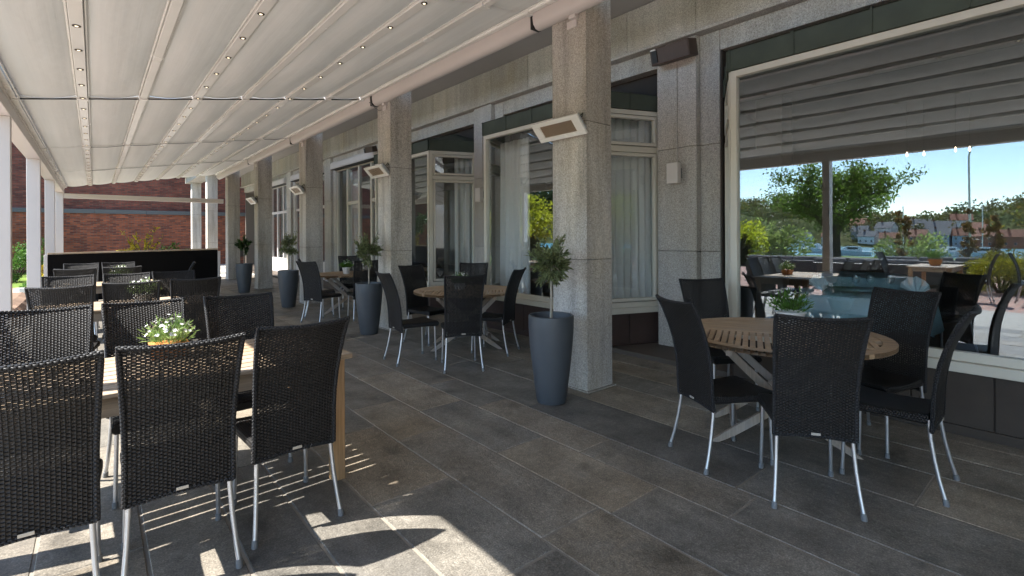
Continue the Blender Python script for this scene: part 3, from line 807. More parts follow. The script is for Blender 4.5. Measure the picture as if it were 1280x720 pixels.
# ---------------------------------------------------------------- chairs
def make_chair():
    t = thing('wicker_chair', '', 'chair')
    prof = [(.37, -.205), (.45, -.212), (.55, -.218), (.65, -.230), (.75, -.252), (.85, -.284), (.95, -.326), (1.0, -.352), (1.035, -.374)]
    def width(z): 
        k = (z - .37) / .665
        return .190 + .019 * max(0, k - .35) ** 1.3 / .65 ** 1.3 + .006 * max(0, .35 - k)
    nu = 10; front = []; back = []; uvs = []
    vlen = [0]
    for a, c in zip(prof, prof[1:]): vlen.append(vlen[-1] + math.hypot(c[0] - a[0], c[1] - a[1]))
    for i, (z, y) in enumerate(prof):
        k = (z - .37) / .665; rf, rb, ru = [], [], []
        for j in range(nu + 1):
            u = -1 + 2 * j / nu; x = u * width(z)
            dip = -.012 * (1 - u * u) * k ** 3 + (.014 * (1 - u * u) * (1 - k) ** 3)
            yy = y + .022 * u * u * (.3 + .7 * k) - .012
            rf.append((x, yy + .004, z + dip)); rb.append((x, yy - .004, z + dip)); ru.append((x + .3, vlen[i]))
        front.append(rf); back.append(rb); uvs.append(ru)
    b = MB(); b.grid(front, uvs); b.grid(back, uvs, flip=True)
    b.grid([front[0], back[0]], None, 1, 0); 
    mid = lambda p, q: tuple((a + c) / 2 for a, c in zip(p, q))
    left = [mid(f[0], k[0]) for f, k in zip(front, back)]; right = [mid(f[-1], k[-1]) for f, k in zip(front, back)]
    top = [mid(f, k) for f, k in zip(front[-1], back[-1])]; bot = [mid(f, k) for f, k in zip(front[0], back[0])]
    o = b.build('backrest', M['weave'], t, smooth=True)
    b = MB(); b.tube(left + top[1:-1] + right[::-1], [.0115] * len(left) + [.0105] * (len(top) - 2) + [.0115] * len(right), 8)
    b.tube(bot, .010, 8); b.build('braided_edge', M['weave_rim'], o, smooth=True)
    # seat: rounded sections along the depth, skirt arched underneath
    ys_ = [-.195, -.15, -.08, 0, .08, .15, .20, .228, .240]
    P = []; U = []
    for i, y in enumerate(ys_):
        k = (y + .195) / .435; hw = .188 + .018 * k; zt = .462 - .016 * math.sin(PI * min(1, k)) + .004 * k
        th = .060 - .022 * math.sin(PI * min(1, max(0, k))) + .012 * k
        if i == len(ys_) - 1: zt -= .018; th -= .03
        elif i == len(ys_) - 2: zt -= .006; th -= .008
        zb = zt - th; r_ = .016
        sec = [(-hw + r_, zb), (-hw, zb + r_ * .8), (-hw, zt - r_), (-hw + r_ * .5, zt - r_ * .3), (-hw + r_ * 2, zt)]
        for q in range(1, 6): x = (-hw + 2 * r_) + (2 * hw - 4 * r_) * q / 6; sec.append((x, zt - .006 * math.sin(PI * q / 6)))
        sec += [(hw - 2 * r_, zt), (hw - r_ * .5, zt - r_ * .3), (hw, zt - r_), (hw, zb + r_ * .8), (hw - r_, zb), (0, zb + .004), (-hw + r_, zb)]
        P.append([(x, y, z) for x, z in sec]); L = 0; ru = []
        for q, (x, z) in enumerate(sec):
            if q: L += math.hypot(x - sec[q - 1][0], z - sec[q - 1][1])
            ru.append((L, y + .3))
        U.append(ru)
    b = MB(); b.grid(P, U); b.face(P[-1][:-1][::-1]); b.face(P[0][:-1]); b.build('seat', M['weave_seat'], t, smooth=True)
    for s_ in (-1, 1):
        for rear in (True, False):
            b = MB()
            if rear: pts = [(s_ * .176, -.198, .43), (s_ * .180, -.205, .33), (s_ * .186, -.222, .22), (s_ * .195, -.245, .11), (s_ * .205, -.272, .012)]
            else: pts = [(s_ * .180, .196, .43), (s_ * .184, .200, .25), (s_ * .190, .208, .012)]
            b.tube(pts, .0105, 10); lg = b.build('leg', M['alu'], t, smooth=True)
            e = Vector(pts[-1]); d = (Vector(pts[-2]) - e).normalized()
            b = MB(); b.tube([(e.x, e.y, 0), (e.x, e.y, .008), e + d * .022], [.0145, .0148, .0135], 10); b.build('foot_cap', M['foot'], lg, smooth=True)
    b = MB(); b.box(-.022, .022, -.2375, -.2335, .393, .406); b.build('maker_plate', M['tag'], t, bevel=.001)
    return t
CH = make_chair(); _first = [True]
def chair(x, y, dx, dy, label, group):
    rz = math.atan2(-dx, dy)
    if _first[0]:
        _first[0] = False; CH.location = (x, y, 0); CH.rotation_euler = (0, 0, rz); CH['label'] = label; CH['group'] = group; return CH
    return dup(CH, (x, y, 0), rz, label, group)
GR = 'wicker chairs round the right table'; GM = 'wicker chairs round the middle round table'; GF = 'wicker chairs round the far round table'
chair(3.09, 1.095, .843, .539, 'black wicker chair seen straight from behind, in front of the right round table', GR)
chair(3.16, 1.60, .886, -.464, 'black wicker chair seen from its left side, left end of right round table', GR)
chair(3.655, .815, -.04, 1, 'black wicker chair seen in profile with curled back, right end of the right round table', GR)
chair(4.17, 1.02, -.96, .28, 'black wicker chair behind the right round table, its back against the big window', GR)
chair(4.12, 2.10, -.55, -.83, 'black wicker chair behind the right round table, beside the stone pilaster', GR)
chair(3.12, 4.60, .457, .89, 'black wicker chair seen from behind in front of the middle round table', GM)
chair(2.86, 5.22, 1, -.10, 'grey looking wicker chair in profile left of the middle round table', GM)
chair(3.50, 5.95, .22, -.97, 'black wicker chair behind the middle round table, against the granite pillar', GM)
chair(4.15, 5.88, -.7, -.7, 'black wicker chair behind the middle round table, in front of the bay window', GM)
chair(3.83, 4.93, -.50, .86, 'black wicker chair right of the middle round table, beside the olive tree', GM)
chair(2.99, 8.62, .9, .44, 'grey looking wicker chair nearest us at the left of the far round table', GF)
chair(3.17, 9.22, .95, -.30, 'black wicker chair half hidden behind the left chair of the far round table', GF)
chair(4.02, 9.90, -.25, -.97, 'black wicker chair behind the white flower pot on the far round table', GF)
chair(3.62, 8.45, .15, .98, 'black wicker chair behind the pot with the second olive tree', GF)
TG = 'wicker chairs at the long slatted tables'
chair(-.185, 2.69, .02, 1, 'black wicker chair cut off at the left edge, nearest long table', TG)
chair(.285, 2.72, .03, 1, 'black wicker chair, middle one on the near side of the nearest long table', TG)
chair(.765, 2.82, -.02, 1, 'black wicker chair at the corner leg, near side of the nearest long table', TG)
chair(-.225, 3.60, 0, -1, 'sunlit wicker chair facing us at left end of nearest table', TG)
chair(.260, 3.62, .04, -1, 'sunlit wicker chair facing us behind the orange flower pot', TG)
chair(.775, 3.58, -.02, -1, 'wicker chair facing us at the right end of the nearest long table', TG)
chair(-.19, 6.02, .1, 1, 'black wicker chair, left one on the near side of the second long table', TG)
chair(.285, 6.14, .06, 1, 'black wicker chair, middle one on the near side of the second long table', TG)
chair(.79, 6.20, .03, 1, 'black wicker chair, right one on the near side of the second long table', TG)
chair(-.20, 6.80, .05, -1, 'wicker chair facing us, left one behind the second long table', TG)
chair(.27, 6.82, -.04, -1, 'wicker chair facing us, behind the flowers of the second long table', TG)
chair(.745, 6.90, .03, -1, 'wicker chair facing us, right one behind the second long table', TG)
chair(-.18, 9.15, .05, 1, 'black wicker chair, left one on the near side of the third long table', TG)
chair(.30, 9.22, 0, 1, 'black wicker chair, middle one on the near side of the third long table', TG)
chair(-.16, 10.1, 0, -1, 'wicker chair facing us, left one behind the third long table by the screen', TG)
chair(.32, 10.1, .05, -1, 'wicker chair facing us, behind the flowers of the third long table', TG)
chair(.88, 9.62, -1, .15, 'wicker chair turned sideways at the right end of the third long table', TG)

# ---------------------------------------------------------------- tables
def long_table(x0, x1, y0, y1, label, rz=0.0, src=None):
    cx, cy = (x0 + x1) / 2, (y0 + y1) / 2; hx, hy = (x1 - x0) / 2, (y1 - y0) / 2
    t = thing('long_table', label, 'table', (cx, cy, 0), rz, 'long slatted wooden tables')
    b = MB(); n = 9; pw = 2 * hy / n; tr = random.Random(int(cy * 10)); e = .085
    for i in range(n):
        a = -hy + pw * i; k = tr.uniform(.88, 1.12)
        b.box(-hx + (e if 0 < i < n - 1 else e), hx - e, a + .007, a + pw - .007, .730, .750, (k, k * tr.uniform(.96, 1.02), k * tr.uniform(.92, 1.02)))
    for sx in (-1, 1): b.box(sx * hx - (e - .004 if sx > 0 else 0), sx * hx + (e - .004 if sx < 0 else 0), -hy, hy, .7215, .7505, tr.uniform(.9, 1.1))
    b.build('tabletop', M['oak_x'], t, bevel=.003)
    b = MB()
    for sy in (-1, 1): b.box(-hx + .10, hx - .10, sy * (hy - .06) - .0125, sy * (hy - .06) + .0125, .635, .7205, .9)
    for sx in (-1, 1): b.box(sx * (hx - .07) - .0125, sx * (hx - .07) + .0125, -hy + .075, hy - .075, .635, .7205, .9)
    b.build('apron', M['oak_x'], t, bevel=.002)
    for sx in (-1, 1):
        for sy in (-1, 1):
            b = MB(); b.box(sx * (hx - .07) - .036, sx * (hx - .07) + .036, sy * (hy - .07) - .036, sy * (hy - .07) + .036, 0, .7208); b.build('leg', M['oak_z'], t, bevel=.004)
    return t
long_table(-.50, 1.165, 2.86, 3.74, 'nearest long slatted wooden table carrying the orange flower pot', R(2.0))
long_table(-.47, 1.07, 6.22, 7.08, 'second long slatted wooden table, behind the nearest one', R(.5))
long_table(-.45, 1.05, 9.36, 10.2, 'third long slatted wooden table, nearest the black screen', 0)

def round_table(x, y, rz, label, src=[]):
    if src: return dup(src[0], (x, y, 0), rz, label, 'round folding teak tables')
    t = thing('round_table', label, 'table', (x, y, 0), rz, 'round folding teak tables'); src.append(t)
    r0, r1 = .605, .685; z0, z1 = .712, .740; b = MB(); tr = random.Random(4)
    N = 96
    for seg_ in range(8):
        k = tr.uniform(.9, 1.1)
        for j in range(12):
            a0 = 2 * PI * (seg_ * 12 + j) / N; a1 = 2 * PI * (seg_ * 12 + j + 1) / N
            if j == 11: a1 -= .003
            c0, s0, c1, s1 = math.cos(a0), math.sin(a0), math.cos(a1), math.sin(a1)
            b.hexa([(r0 * c0, r0 * s0, z0), (r1 * c0, r1 * s0, z0), (r1 * c1, r1 * s1, z0), (r0 * c1, r0 * s1, z0),
                    (r0 * c0, r0 * s0, z1), (r1 * c0, r1 * s0, z1), (r1 * c1, r1 * s1, z1), (r0 * c1, r0 * s1, z1)], k, skip=(3, 5) if 0 < j < 11 else ((3,) if j == 0 else (5,)))
    ri = r0 - .003
    def strip(v0, v1, k):
        n = 10; lo = [(math.sqrt(max(0, ri * ri - v * v)), v) for v in [v0 + (v1 - v0) * i / n for i in range(n + 1)]]
        poly = lo + [(-x_, v) for x_, v in reversed(lo)]; b.prism(poly, z0 + .001, z1 - .0005, k)
    cuts = [-.60, -.50, -.40, -.32]
    bounds = [(-.602, -.512), (-.508, -.42), (-.416, -.342), (-.338, -.264), (-.26, -.183), (-.179, -.092), (-.088, -.003)]
    for v0, v1 in bounds: strip(v0, v1, tr.uniform(.86, 1.12))
    pitch = .044; strip(.001, .045, 1.0)
    for i in range(28):
        xa = -.60 + i * pitch; xb = xa + pitch - .0115; xm = max(abs(xa), abs(xb))
        if xm > ri - .01: continue
        vv1 = math.sqrt(ri * ri - xm * xm)
        if vv1 - .05 < .02: continue
        b.box(xa, xb, .047, vv1, z0 + .002, z1 - .001, tr.uniform(.85, 1.1))
    tp = b.build('tabletop', M['teak_x'], t, bevel=.0025, bseg=1); tp.rotation_euler = (0, 0, R(-4))
    b = MB()
    for x_ in (-.34, .34): b.box(x_ - .02, x_ + .02, -.56, .56, .672, .7125)
    b.build('top_batten', M['teak_leg'], t, bevel=.003)
    # two crossed folding frames
    for (yy, sgn) in ((-.27, 1), (-.225, -1), (.225, 1), (.27, -1)):
        b = MB(); n = 8; pts = []
        for i in range(n + 1):
            k = i / n; x_ = sgn * (-.43 + .80 * k + .05 * math.sin(PI * k)); z_ = .004 + .668 * k
            pts.append(Vector((x_, yy, z_)))
        for i in range(n):
            d = (pts[i + 1] - pts[i]).normalized(); 
            p, q = pts[i], pts[i + 1]; w = .026
            nrm0 = Vector((d.z, 0, -d.x)) if i == 0 else Vector(((pts[i + 1] - pts[i - 1]).normalized().z, 0, -(pts[i + 1] - pts[i - 1]).normalized().x))
            e = pts[min(i + 2, n)] - pts[i]; e = e.normalized(); nrm1 = Vector((e.z, 0, -e.x))
            if i == 0: nrm0 = Vector((1, 0, 0))
            h = .0165
            b.hexa([p - nrm0 * w + Vector((0, -h, 0)), p + nrm0 * w + Vector((0, -h, 0)), p + nrm0 * w + Vector((0, h, 0)), p - nrm0 * w + Vector((0, h, 0)),
                    q - nrm1 * w + Vector((0, -h, 0)), q + nrm1 * w + Vector((0, -h, 0)), q + nrm1 * w + Vector((0, h, 0)), q - nrm1 * w + Vector((0, h, 0))],
                   skip=(() if n == 1 else ((1,) if i == 0 else ((0,) if i == n - 1 else (0, 1)))))
        b.build('leg', M['teak_leg'], t)
    b = MB(); b.bar((-.30, -.26, .10), (-.30, .26, .10), .045, .025); b.bar((.30, -.21, .115), (.30, .21, .115), .045, .025); b.bar((.0, -.26, .35), (.0, .26, .35), .03, .03)
    b.build('stretcher', M['teak_leg'], t, bevel=.003)
    return t
round_table(3.76, 1.50, R(118), 'round slatted teak table in front of the big right window')
round_table(3.74, 5.38, R(145), 'round teak table in the middle, between two granite pillars')
round_table(3.74, 9.28, R(150), 'far round teak table carrying the white flower pot')

# ---------------------------------------------------------------- plants in pots
def rv(r_):
    while True:
        v = Vector((r_.uniform(-1, 1), r_.uniform(-1, 1), r_.uniform(-1, 1)))
        if .02 < v.length < 1: return v
def olive(x, y, label, cz, cr, seed, mat='olive', lean=0, sc=1):
    t = thing('potted_olive_tree', label, 'potted tree', (x, y, 0), 0, 'small trees in tall grey pots'); r_ = random.Random(seed)
    b = MB(); b.lathe([(.10, 0), (.125, .004), (.13, .02), (.150, .17), (.170, .33), (.187, .50), (.197, .64), (.199, .735), (.197, .752), (.188, .758), (.177, .754), (.175, .70), (.17, .69)], 40)
    p = b.build('pot', M['pot'], t, smooth=True)
    b = MB(); b.lathe([(.176, .70), (.12, .708), (.05, .712), (.0005, .714)], 20); b.build('soil', M['soil'], t)
    b = MB(); top = Vector((lean, .01, cz)); b.tube([(0, 0, .70), (lean * .3 + .006, .004, .70 + (cz - .7) * .4), (lean * .7 - .003, .006, .7 + (cz - .7) * .75), top], [.013, .011, .010, .008], 8)
    tips = []
    for i in range(40):
        d = rv(r_).normalized(); d.z = d.z * 1.35 + .15; L = cr * r_.uniform(.5, 1.05)
        s0 = Vector((lean * .9, .008, cz - r_.uniform(-.02, cr * .5))); e = top + Vector((0, 0, -.02)) + Vector((d.x, d.y, d.z)) * L
        b.tube([s0, (s0 + e) / 2 + Vector((0, 0, .015)), e], [.005, .003, .0015], 5); tips.append((s0, e))
    b.build('trunk', M['bark'], t, smooth=True)
    b = MB()
    for i in range(int(2300 * sc)):
        s0, e = r_.choice(tips); k = r_.uniform(.35, 1.08); p_ = s0.lerp(e, k) + rv(r_) * cr * .16
        d = (e - s0).normalized() + rv(r_) * .9; tone = r_.uniform(.55, 1.5)
        b.leaf(p_, d, r_.uniform(.038, .068), r_.uniform(.011, .018), tone)
    b.build('crown', M[mat], t)
    return t
olive(3.05, 3.10, 'silvery olive tree in a tall grey pot beside the nearest granite pillar', 1.22, .17, 1, lean=.015)
olive(3.12, 7.02, 'olive tree in a tall grey pot before the far round table', 1.24, .18, 2, lean=-.01)
olive(3.05, 10.78, 'wispy olive tree in a tall grey pot left of the far round table', 1.27, .19, 3, sc=.7, lean=.02)
olive(2.97, 14.35, 'small dark topiary tree in a tall grey pot near the black screen', 1.24, .17, 4, 'dark_leaf')

def flowers(name, x, y, z, label, pot, r, h, mat, petal, npet, seed, square=False, group='flower pots on the tables'):
    t = thing(name, label, 'flower pot', (x, y, z), 0, group); r_ = random.Random(seed)
    b = MB()
    if square:
        hs = [(.058, 0), (.072, .085), (.078, .09), (.078, .10)]; 
        b.hexa([(-.08, -.055, 0), (.08, -.055, 0), (.08, .055, 0), (-.08, .055, 0), (-.095, -.07, .085), (.095, -.07, .085), (.095, .07, .085), (-.095, .07, .085)]); ph = .08
    else:
        b.lathe([(r * .52, 0), (r * .55, .005), (r * .72, h * .9), (r * .78, h * .92), (r * .78, h), (r * .68, h), (r * .66, h * .88)], 24); ph = h
    b.build('pot', M[pot], t, smooth=not square, bevel=.004 if square else 0)
    b = MB()
    heads = []
    for i in range(90):
        a = r_.uniform(0, 2 * PI); k = math.sqrt(r_.random()); rr = r * 1.15 * k; 
        e = Vector((rr * math.cos(a), rr * math.sin(a), ph + r * (1.25 - .75 * k * k) * r_.uniform(.6, 1.1)))
        s0 = Vector((rr * .4 * math.cos(a), rr * .4 * math.sin(a), ph - .01))
        for q in range(7):
            p_ = s0.lerp(e, r_.uniform(.15, 1)); d = (e - s0).normalized() + rv(r_) * .7
            b.leaf(p_, d, r_.uniform(.03, .055), r_.uniform(.006, .013), r_.uniform(.6, 1.5))
        heads.append(e)
    b.build('foliage', M[mat], t)
    b = MB()
    for e in sorted(heads, key=lambda q: -q.z + r_.uniform(-.05, .05))[:npet]:
        nrm = (Vector((e.x, e.y, .06)).normalized() + rv(r_) * .4 + Vector((0, 0, .5))).normalized(); e = e + nrm * .012
        x_ = nrm.orthogonal().normalized(); y_ = nrm.cross(x_); s_ = r_.uniform(.010, .016)
        for q in range(6):
            a = q * PI / 3; d = x_ * math.cos(a) + y_ * math.sin(a) + nrm * .25; b.leaf(e, d, s_, s_ * .75, 1, 0, nrm)
    b.build('blossom', M[petal], t)
    return t
flowers('flower_pot', .33, 3.52, .751, 'orange pot of white flowers on the nearest long table', 'terracotta', .115, .08, 'herb_pale', 'petal', 60, 1, True)
flowers('flower_pot', .40, 6.66, .751, 'pot of white flowers on the second long table', 'white_pot', .13, .09, 'herb_pale', 'petal', 46, 2)
flowers('flower_pot', .31, 9.78, .751, 'pot of white flowers on the third long table', 'white_pot', .13, .09, 'herb_pale', 'petal', 40, 3)
flowers('flower_pot', 4.20, 1.58, .741, 'pot of long stemmed green herbs with white blooms on the right round table', 'white_pot', .14, .10, 'herb', 'petal', 18, 4)
flowers('flower_pot', 3.72, 5.50, .741, 'low pot of white flowers on the middle round table', 'white_pot', .12, .07, 'herb', 'petal', 26, 5)
flowers('flower_pot', 3.64, 9.20, .741, 'white pot with white flowers on the far round table', 'white_pot', .10, .12, 'herb', 'petal', 22, 6)

# ---------------------------------------------------------------- black screen, brick building, plants at the far end
t = thing('windbreak_screen', 'long black windbreak screen at the far end of the terrace', 'screen')
p, q = (-.78, 14.65), (2.48, 15.0)
b = MB(); b.hexa([(p[0], p[1], .03), (q[0], q[1], .03), (q[0], q[1] + .04, .03), (p[0], p[1] + .04, .03), (p[0], p[1], 1.085), (q[0], q[1], 1.115), (q[0], q[1] + .04, 1.115), (p[0], p[1] + .04, 1.085)])
b.build('screen_panel', M['black_screen'], t)
b = MB(); b.bar((p[0], p[1] + .02, 1.105), (q[0], q[1] + .02, 1.135), .06, .035); b.build('top_rail', M['oak_x'], t, bevel=.003)
for x_, y_ in (p, q):
    b = MB(); b.box(x_ - .03 + (.03 if x_ > 0 else -.03), x_ + .03 + (.03 if x_ > 0 else -.03), y_ - .01, y_ + .05, 0, 1.08); b.build('end_post', M['white_metal'], t, bevel=.004)
bk = thing('brick_building', 'dark red brick building with a grey ledge beyond the far end of the terrace', 'building')
b = MB(); b.box(-18, 14, 31.0, 31.5, -.1, 2.60); b.build('brick_wall', M['brick_wall'], bk)
b = MB(); b.box(-18, 14, 31.14, 31.5, 2.6, 8.5); b.build('upper_brick_wall', M['brick_upper'], bk)
b = MB(); 
for k in range(16): b.box(-18 + 2 * k + .004, -16 + 2 * k - .004, 30.92, 31.2, 2.60, 2.80)
b.build('ledge', M['ledge_grey'], bk, bevel=.01)
b = MB(); b.box(5.6, 7.2, 30.94, 30.998, .35, .95); b.build('vent_grille', M['dark_metal'], bk)

def blob_plant(name, x, y, z, rx, rz_, n, leaf, mat, label, cat, seed, trunk=None, group=None, gaps=.0, clumps=None, stemmat='dark_bark'):
    """uneven shrub: leaves in clumps through the volume, on twigs"""
    r_ = random.Random(seed); t = thing(name, label, cat, (x, y, z), 0, group)
    b = MB(); cl = []
    nc = clumps or 22
    for i in range(nc):
        v = rv(r_); v = v.normalized() * (.35 + .65 * r_.random()); cl.append((Vector((v.x * rx, v.y * rx, rz_ * (1.0 + v.z * .95))), r_.uniform(.22, .42) * rx, r_.uniform(.7, 1.25)))
    for i in range(n):
        c, cr, tn_ = r_.choice(cl); p_ = c + rv(r_) * cr
        if p_.z < .02: p_.z = .02 + r_.random() * .1
        d = rv(r_) + (p_ - Vector((0, 0, rz_))).normalized() * .8 + Vector((0, 0, .3))
        b.leaf(p_, d, leaf * r_.uniform(.6, 1.3), leaf * r_.uniform(.35, .7), tn_ * r_.uniform(.7, 1.3))
    b.build('foliage', M[mat], t)
    b = MB()
    for c, cr, _ in cl[:14]: b.tube([(0, 0, -.03), Vector((c.x * .4, c.y * .4, c.z * .5)), c], [max(.008, rx * .03), max(.006, rx * .02), .004], 5)
    b.build('stem', M[stemmat], t)
    return t
blob_plant('green_shrub', -2.15, 24.6, -.1, .85, .72, 4200, .07, 'herb', 'rounded green shrub on the lawn before the brick wall', 'shrub', 21)
blob_plant('green_shrub', -1.35, 25.6, -.1, .5, .75, 2000, .09, 'dark_leaf', 'dark green shrub seen between the white posts', 'shrub', 22)
blob_plant('golden_conifer', -1.16, 20.9, -.1, .22, .42, 1600, .045, 'gold_leaf', 'small golden conifer seen between the white posts', 'shrub', 23)
def sprig(x, y, z, h, n, label, mat, seed, fl=None):
    r_ = random.Random(seed); t = thing('leafy_plant', label, 'plant', (x, y, z), 0, 'plants behind the black screen'); b = MB(); b2 = MB()
    for i in range(n):
        a = r_.uniform(0, 2 * PI); e = Vector((math.cos(a) * h * r_.uniform(.1, .45), math.sin(a) * h * r_.uniform(.1, .45), h * r_.uniform(.6, 1.0)))
        b2.tube([(0, 0, -.03), e * .5 + Vector((0, 0, .04)), e], [.010, .007, .003], 5)
        for k in range(14):
            p_ = e * r_.uniform(.3, 1) ; b.leaf(p_, rv(r_) + Vector((0, 0, .5)), r_.uniform(.08, .15), r_.uniform(.03, .06), r_.uniform(.7, 1.4))
    b2.build('stem', M['stem'], t); b.build('foliage', M[mat], t)
    if fl:
        b = MB()
        for i in range(8): b.lathe([(.0005, -.02), (.025, 0), (.0005, .02)], 8, (r_.uniform(-.3, .3), r_.uniform(-.3, .3), h * r_.uniform(.6, .9)))
        b.build('blossom', M[fl], t)
    return t
# planting trough behind the screen that the plants grow in
t = thing('planting_trough', 'low planting bed behind the black screen', 'planter')
b = MB(); b.box(-.7, 2.4, 15.5, 16.2, 0, .75); b.build('trough_wall', M['plinth'], t, bevel=.01)
b = MB(); b.box(-.66, 2.36, 15.54, 16.16, .751, .77); b.build('soil', M['soil'], t)
sprig(.95, 15.85, .77, .95, 9, 'tall yellow green leafy plant sticking up behind the black screen', 'gold_leaf', 31)
sprig(1.35, 15.8, .77, .46, 7, 'low leafy plant with orange flowers behind the black screen', 'herb_pale', 32, 'petal_yellow')
sprig(.62, 15.9, .77, .50, 6, 'low yellowish plant left of the tall one behind the screen', 'gold_leaf', 33)
sprig(1.75, 15.8, .77, .52, 6, 'low green plant at the right behind the black screen', 'herb', 34)
# rubble kerb and urn by the posts
t = thing('stone_planter', 'low rough brown stone planter wall outside the white posts', 'planter', (-1.27, 12.4, 0))
b = MB(); r_ = random.Random(9)
P = []
for i in range(15):
    row = []
    for j in range(9):
        u, v = j / 8, i / 14; a = -PI * .05 + PI * 1.1 * u
        x_ = -.36 * math.cos(a); z_ = .36 * max(0, math.sin(a)) ** .45 if 0 <= math.sin(a) else 0
        n_ = noise.noise(Vector((x_ * 7, v * 22, z_ * 7))) * .035
        row.append((x_ * (1 + n_), -1.0 + 2.6 * v, z_ * (1 + n_) + n_ * .4 if z_ > .01 else -.05))
    P.append(row)
b.grid(P); b.face([p_ for p_ in P[0]]); b.face([p_ for p_ in P[-1]][::-1]); b.build('stone', M['stone_rubble'], t, smooth=False)
t = thing('flower_urn', 'white ceramic urn standing outside between the white posts', 'urn', (-1.20, 16.0, -.03))
b = MB(); b.lathe([(.13, 0), (.14, .03), (.11, .08), (.22, .34), (.27, .5), (.285, .55), (.27, .56), (.24, .53)], 24); b.build('urn_bowl', M['white_pot'], t, smooth=True)
b = MB(); r_ = random.Random(12)
for i in range(160): p_ = rv(r_); b.leaf(Vector((p_.x * .22, p_.y * .22, .55 + abs(p_.z) * .16)), rv(r_) + Vector((0, 0, .6)), .09, .04, r_.uniform(.7, 1.3))
b.build('foliage', M['herb'], t); t.scale = (.6, .6, .6)

# ---------------------------------------------------------------- inside the restaurant
def curtain_obj(p, q, z0, z1, label, seed, amp=.035, pitch=.11):
    r_ = random.Random(seed); L = math.hypot(q[0] - p[0], q[1] - p[1]); d = Vector((q[0] - p[0], q[1] - p[1], 0)) / L; n = Vector((-d.y, d.x, 0))
    N = int(L / .012); rows = []
    ph = [r_.uniform(0, 6) for _ in range(4)]
    for i in range(15):
        v = i / 14; row = []
        for j in range(N + 1):
            s_ = L * j / N
            o = amp * math.sin(2 * PI * s_ / pitch + ph[0] + .8 * math.sin(s_ * 5 + ph[1])) * (.45 + .55 * (1 - v)) + .012 * math.sin(s_ * 23 + ph[2] + v * 2)
            pt = Vector((p[0], p[1], 0)) + d * s_ + n * o; row.append((pt.x, pt.y, z0 + (z1 - z0) * v))
        rows.append(row)
    b = MB(); b.grid(rows); o = b.build('sheer_curtain', M['curtain'], smooth=True); md = o.modifiers.new('thick', 'SOLIDIFY'); md.thickness = .002
    return tag(o, label, 'curtain', 'sheer curtains in the bay windows')
curtain_obj((5.02, 5.55), (5.02, 6.28), .08, 2.93, 'tall sheer curtain hanging behind the middle round table', 1)
curtain_obj((5.75, 3.79), (5.0, 4.08), .08, 2.95, 'sheer curtain filling the narrow window right of the nearest pillar', 2)
curtain_obj((5.75, 7.78), (5.28, 7.97), .08, 2.95, 'sheer curtain in the angled window left of the middle wall light', 3)
curtain_obj((5.80, 13.55), (5.80, 14.45), .08, 3.35, 'sheer curtain in the tall window behind the far round table', 4)

def dining(x, y, cr, label_t, label_c):
    t = thing('dining_table', label_t, 'table', (x, y, .055), 0, 'tables inside the restaurant')
    b = MB(); b.lathe([(.24, 0), (.25, .02), (.05, .06), (.045, .70)], 20); b.build('pedestal', M['dark_metal'], t, smooth=True)
    b = MB(); b.lathe([(cr, .70), (cr, .725)], 48); b.build('tabletop', M['speaker'], t)
    n = 96; b = MB(); rows = []
    for k, (rr, zz, am) in enumerate(((.0005, .732, 0), (cr * .5, .732, 0), (cr * .97, .732, 0), (cr * 1.012, .722, .0), (cr * 1.03, .66, .012), (cr * 1.05, .52, .035), (cr * 1.07, .36, .055))):
        row = []
        for j in range(n + 1):
            a = 2 * PI * j / n; r2 = rr + am * math.sin(9 * a + 1.2 * math.sin(2 * a)); row.append((r2 * math.cos(a), r2 * math.sin(a), zz - (.04 * math.cos(4 * a) if k == 6 else 0)))
        rows.append(row)
    b.grid(rows, flip=False); c = b.build('tablecloth', M['cloth'], smooth=True); c.location = (x, y, .055); md = c.modifiers.new('thick', 'SOLIDIFY'); md.thickness = .003
    tag(c, label_c, 'tablecloth', 'tablecloths inside the restaurant'); return t
dining(6.70, 1.75, .62, 'round table under the pale blue cloth behind the big window', 'pale blue cloth draped over the table behind the big window')
dining(9.6, 2.6, .7, 'round table deeper in the dining room', 'pale blue cloth on the table deeper in the dining room')
def napkin(x, y, z, rz, label):
    b = MB(); n = 9
    P0, P1 = [], []
    for j in range(n + 1):
        a = PI * (.12 + .76 * j / n); k = .012 if j % 2 else -.012
        P0.append((.02 * math.cos(a), k * .3, 0)); P1.append((.15 * math.cos(a) * 1.1, k + .03, .20 * math.sin(a) * (1.0 if j % 2 else .9)))
    b.grid([P0, P1]); o = b.build('napkin', M['napkin']); o.location = (x, y, z); o.rotation_euler = (0, 0, rz); md = o.modifiers.new('thick', 'SOLIDIFY'); md.thickness = .006
    return tag(o, label, 'napkin', 'folded napkins on the tables inside')
napkin(6.45, 2.10, .79, R(60), 'fan folded napkin at the left on the pale blue table behind the glass')
napkin(6.85, 1.30, .79, R(70), 'fan folded napkin at the right on the pale blue table behind the glass')
def wineglass(x, y, label, src=[]):
    if src: c = src[0].copy(); COL.objects.link(c); c.location = (x, y, .79); c['label'] = label; return c
    b = MB(); b.lathe([(.036, 0), (.034, .003), (.005, .008), (.004, .085), (.012, .095), (.036, .125), (.040, .16), (.033, .205), (.032, .205), (.039, .16), (.034, .125), (.0005, .10)], 20)
    o = b.build('wine_glass', M['clear_glass'], smooth=True); o.location = (x, y, .79); src.append(o); return tag(o, label, 'glass', 'wine glasses on the table inside')
wineglass(6.55, 1.78, 'empty wine glass beside the left napkin on the table inside')
wineglass(6.62, 1.66, 'empty wine glass in the middle of the table inside')
wineglass(6.80, 1.52, 'empty wine glass beside the right napkin on the table inside')
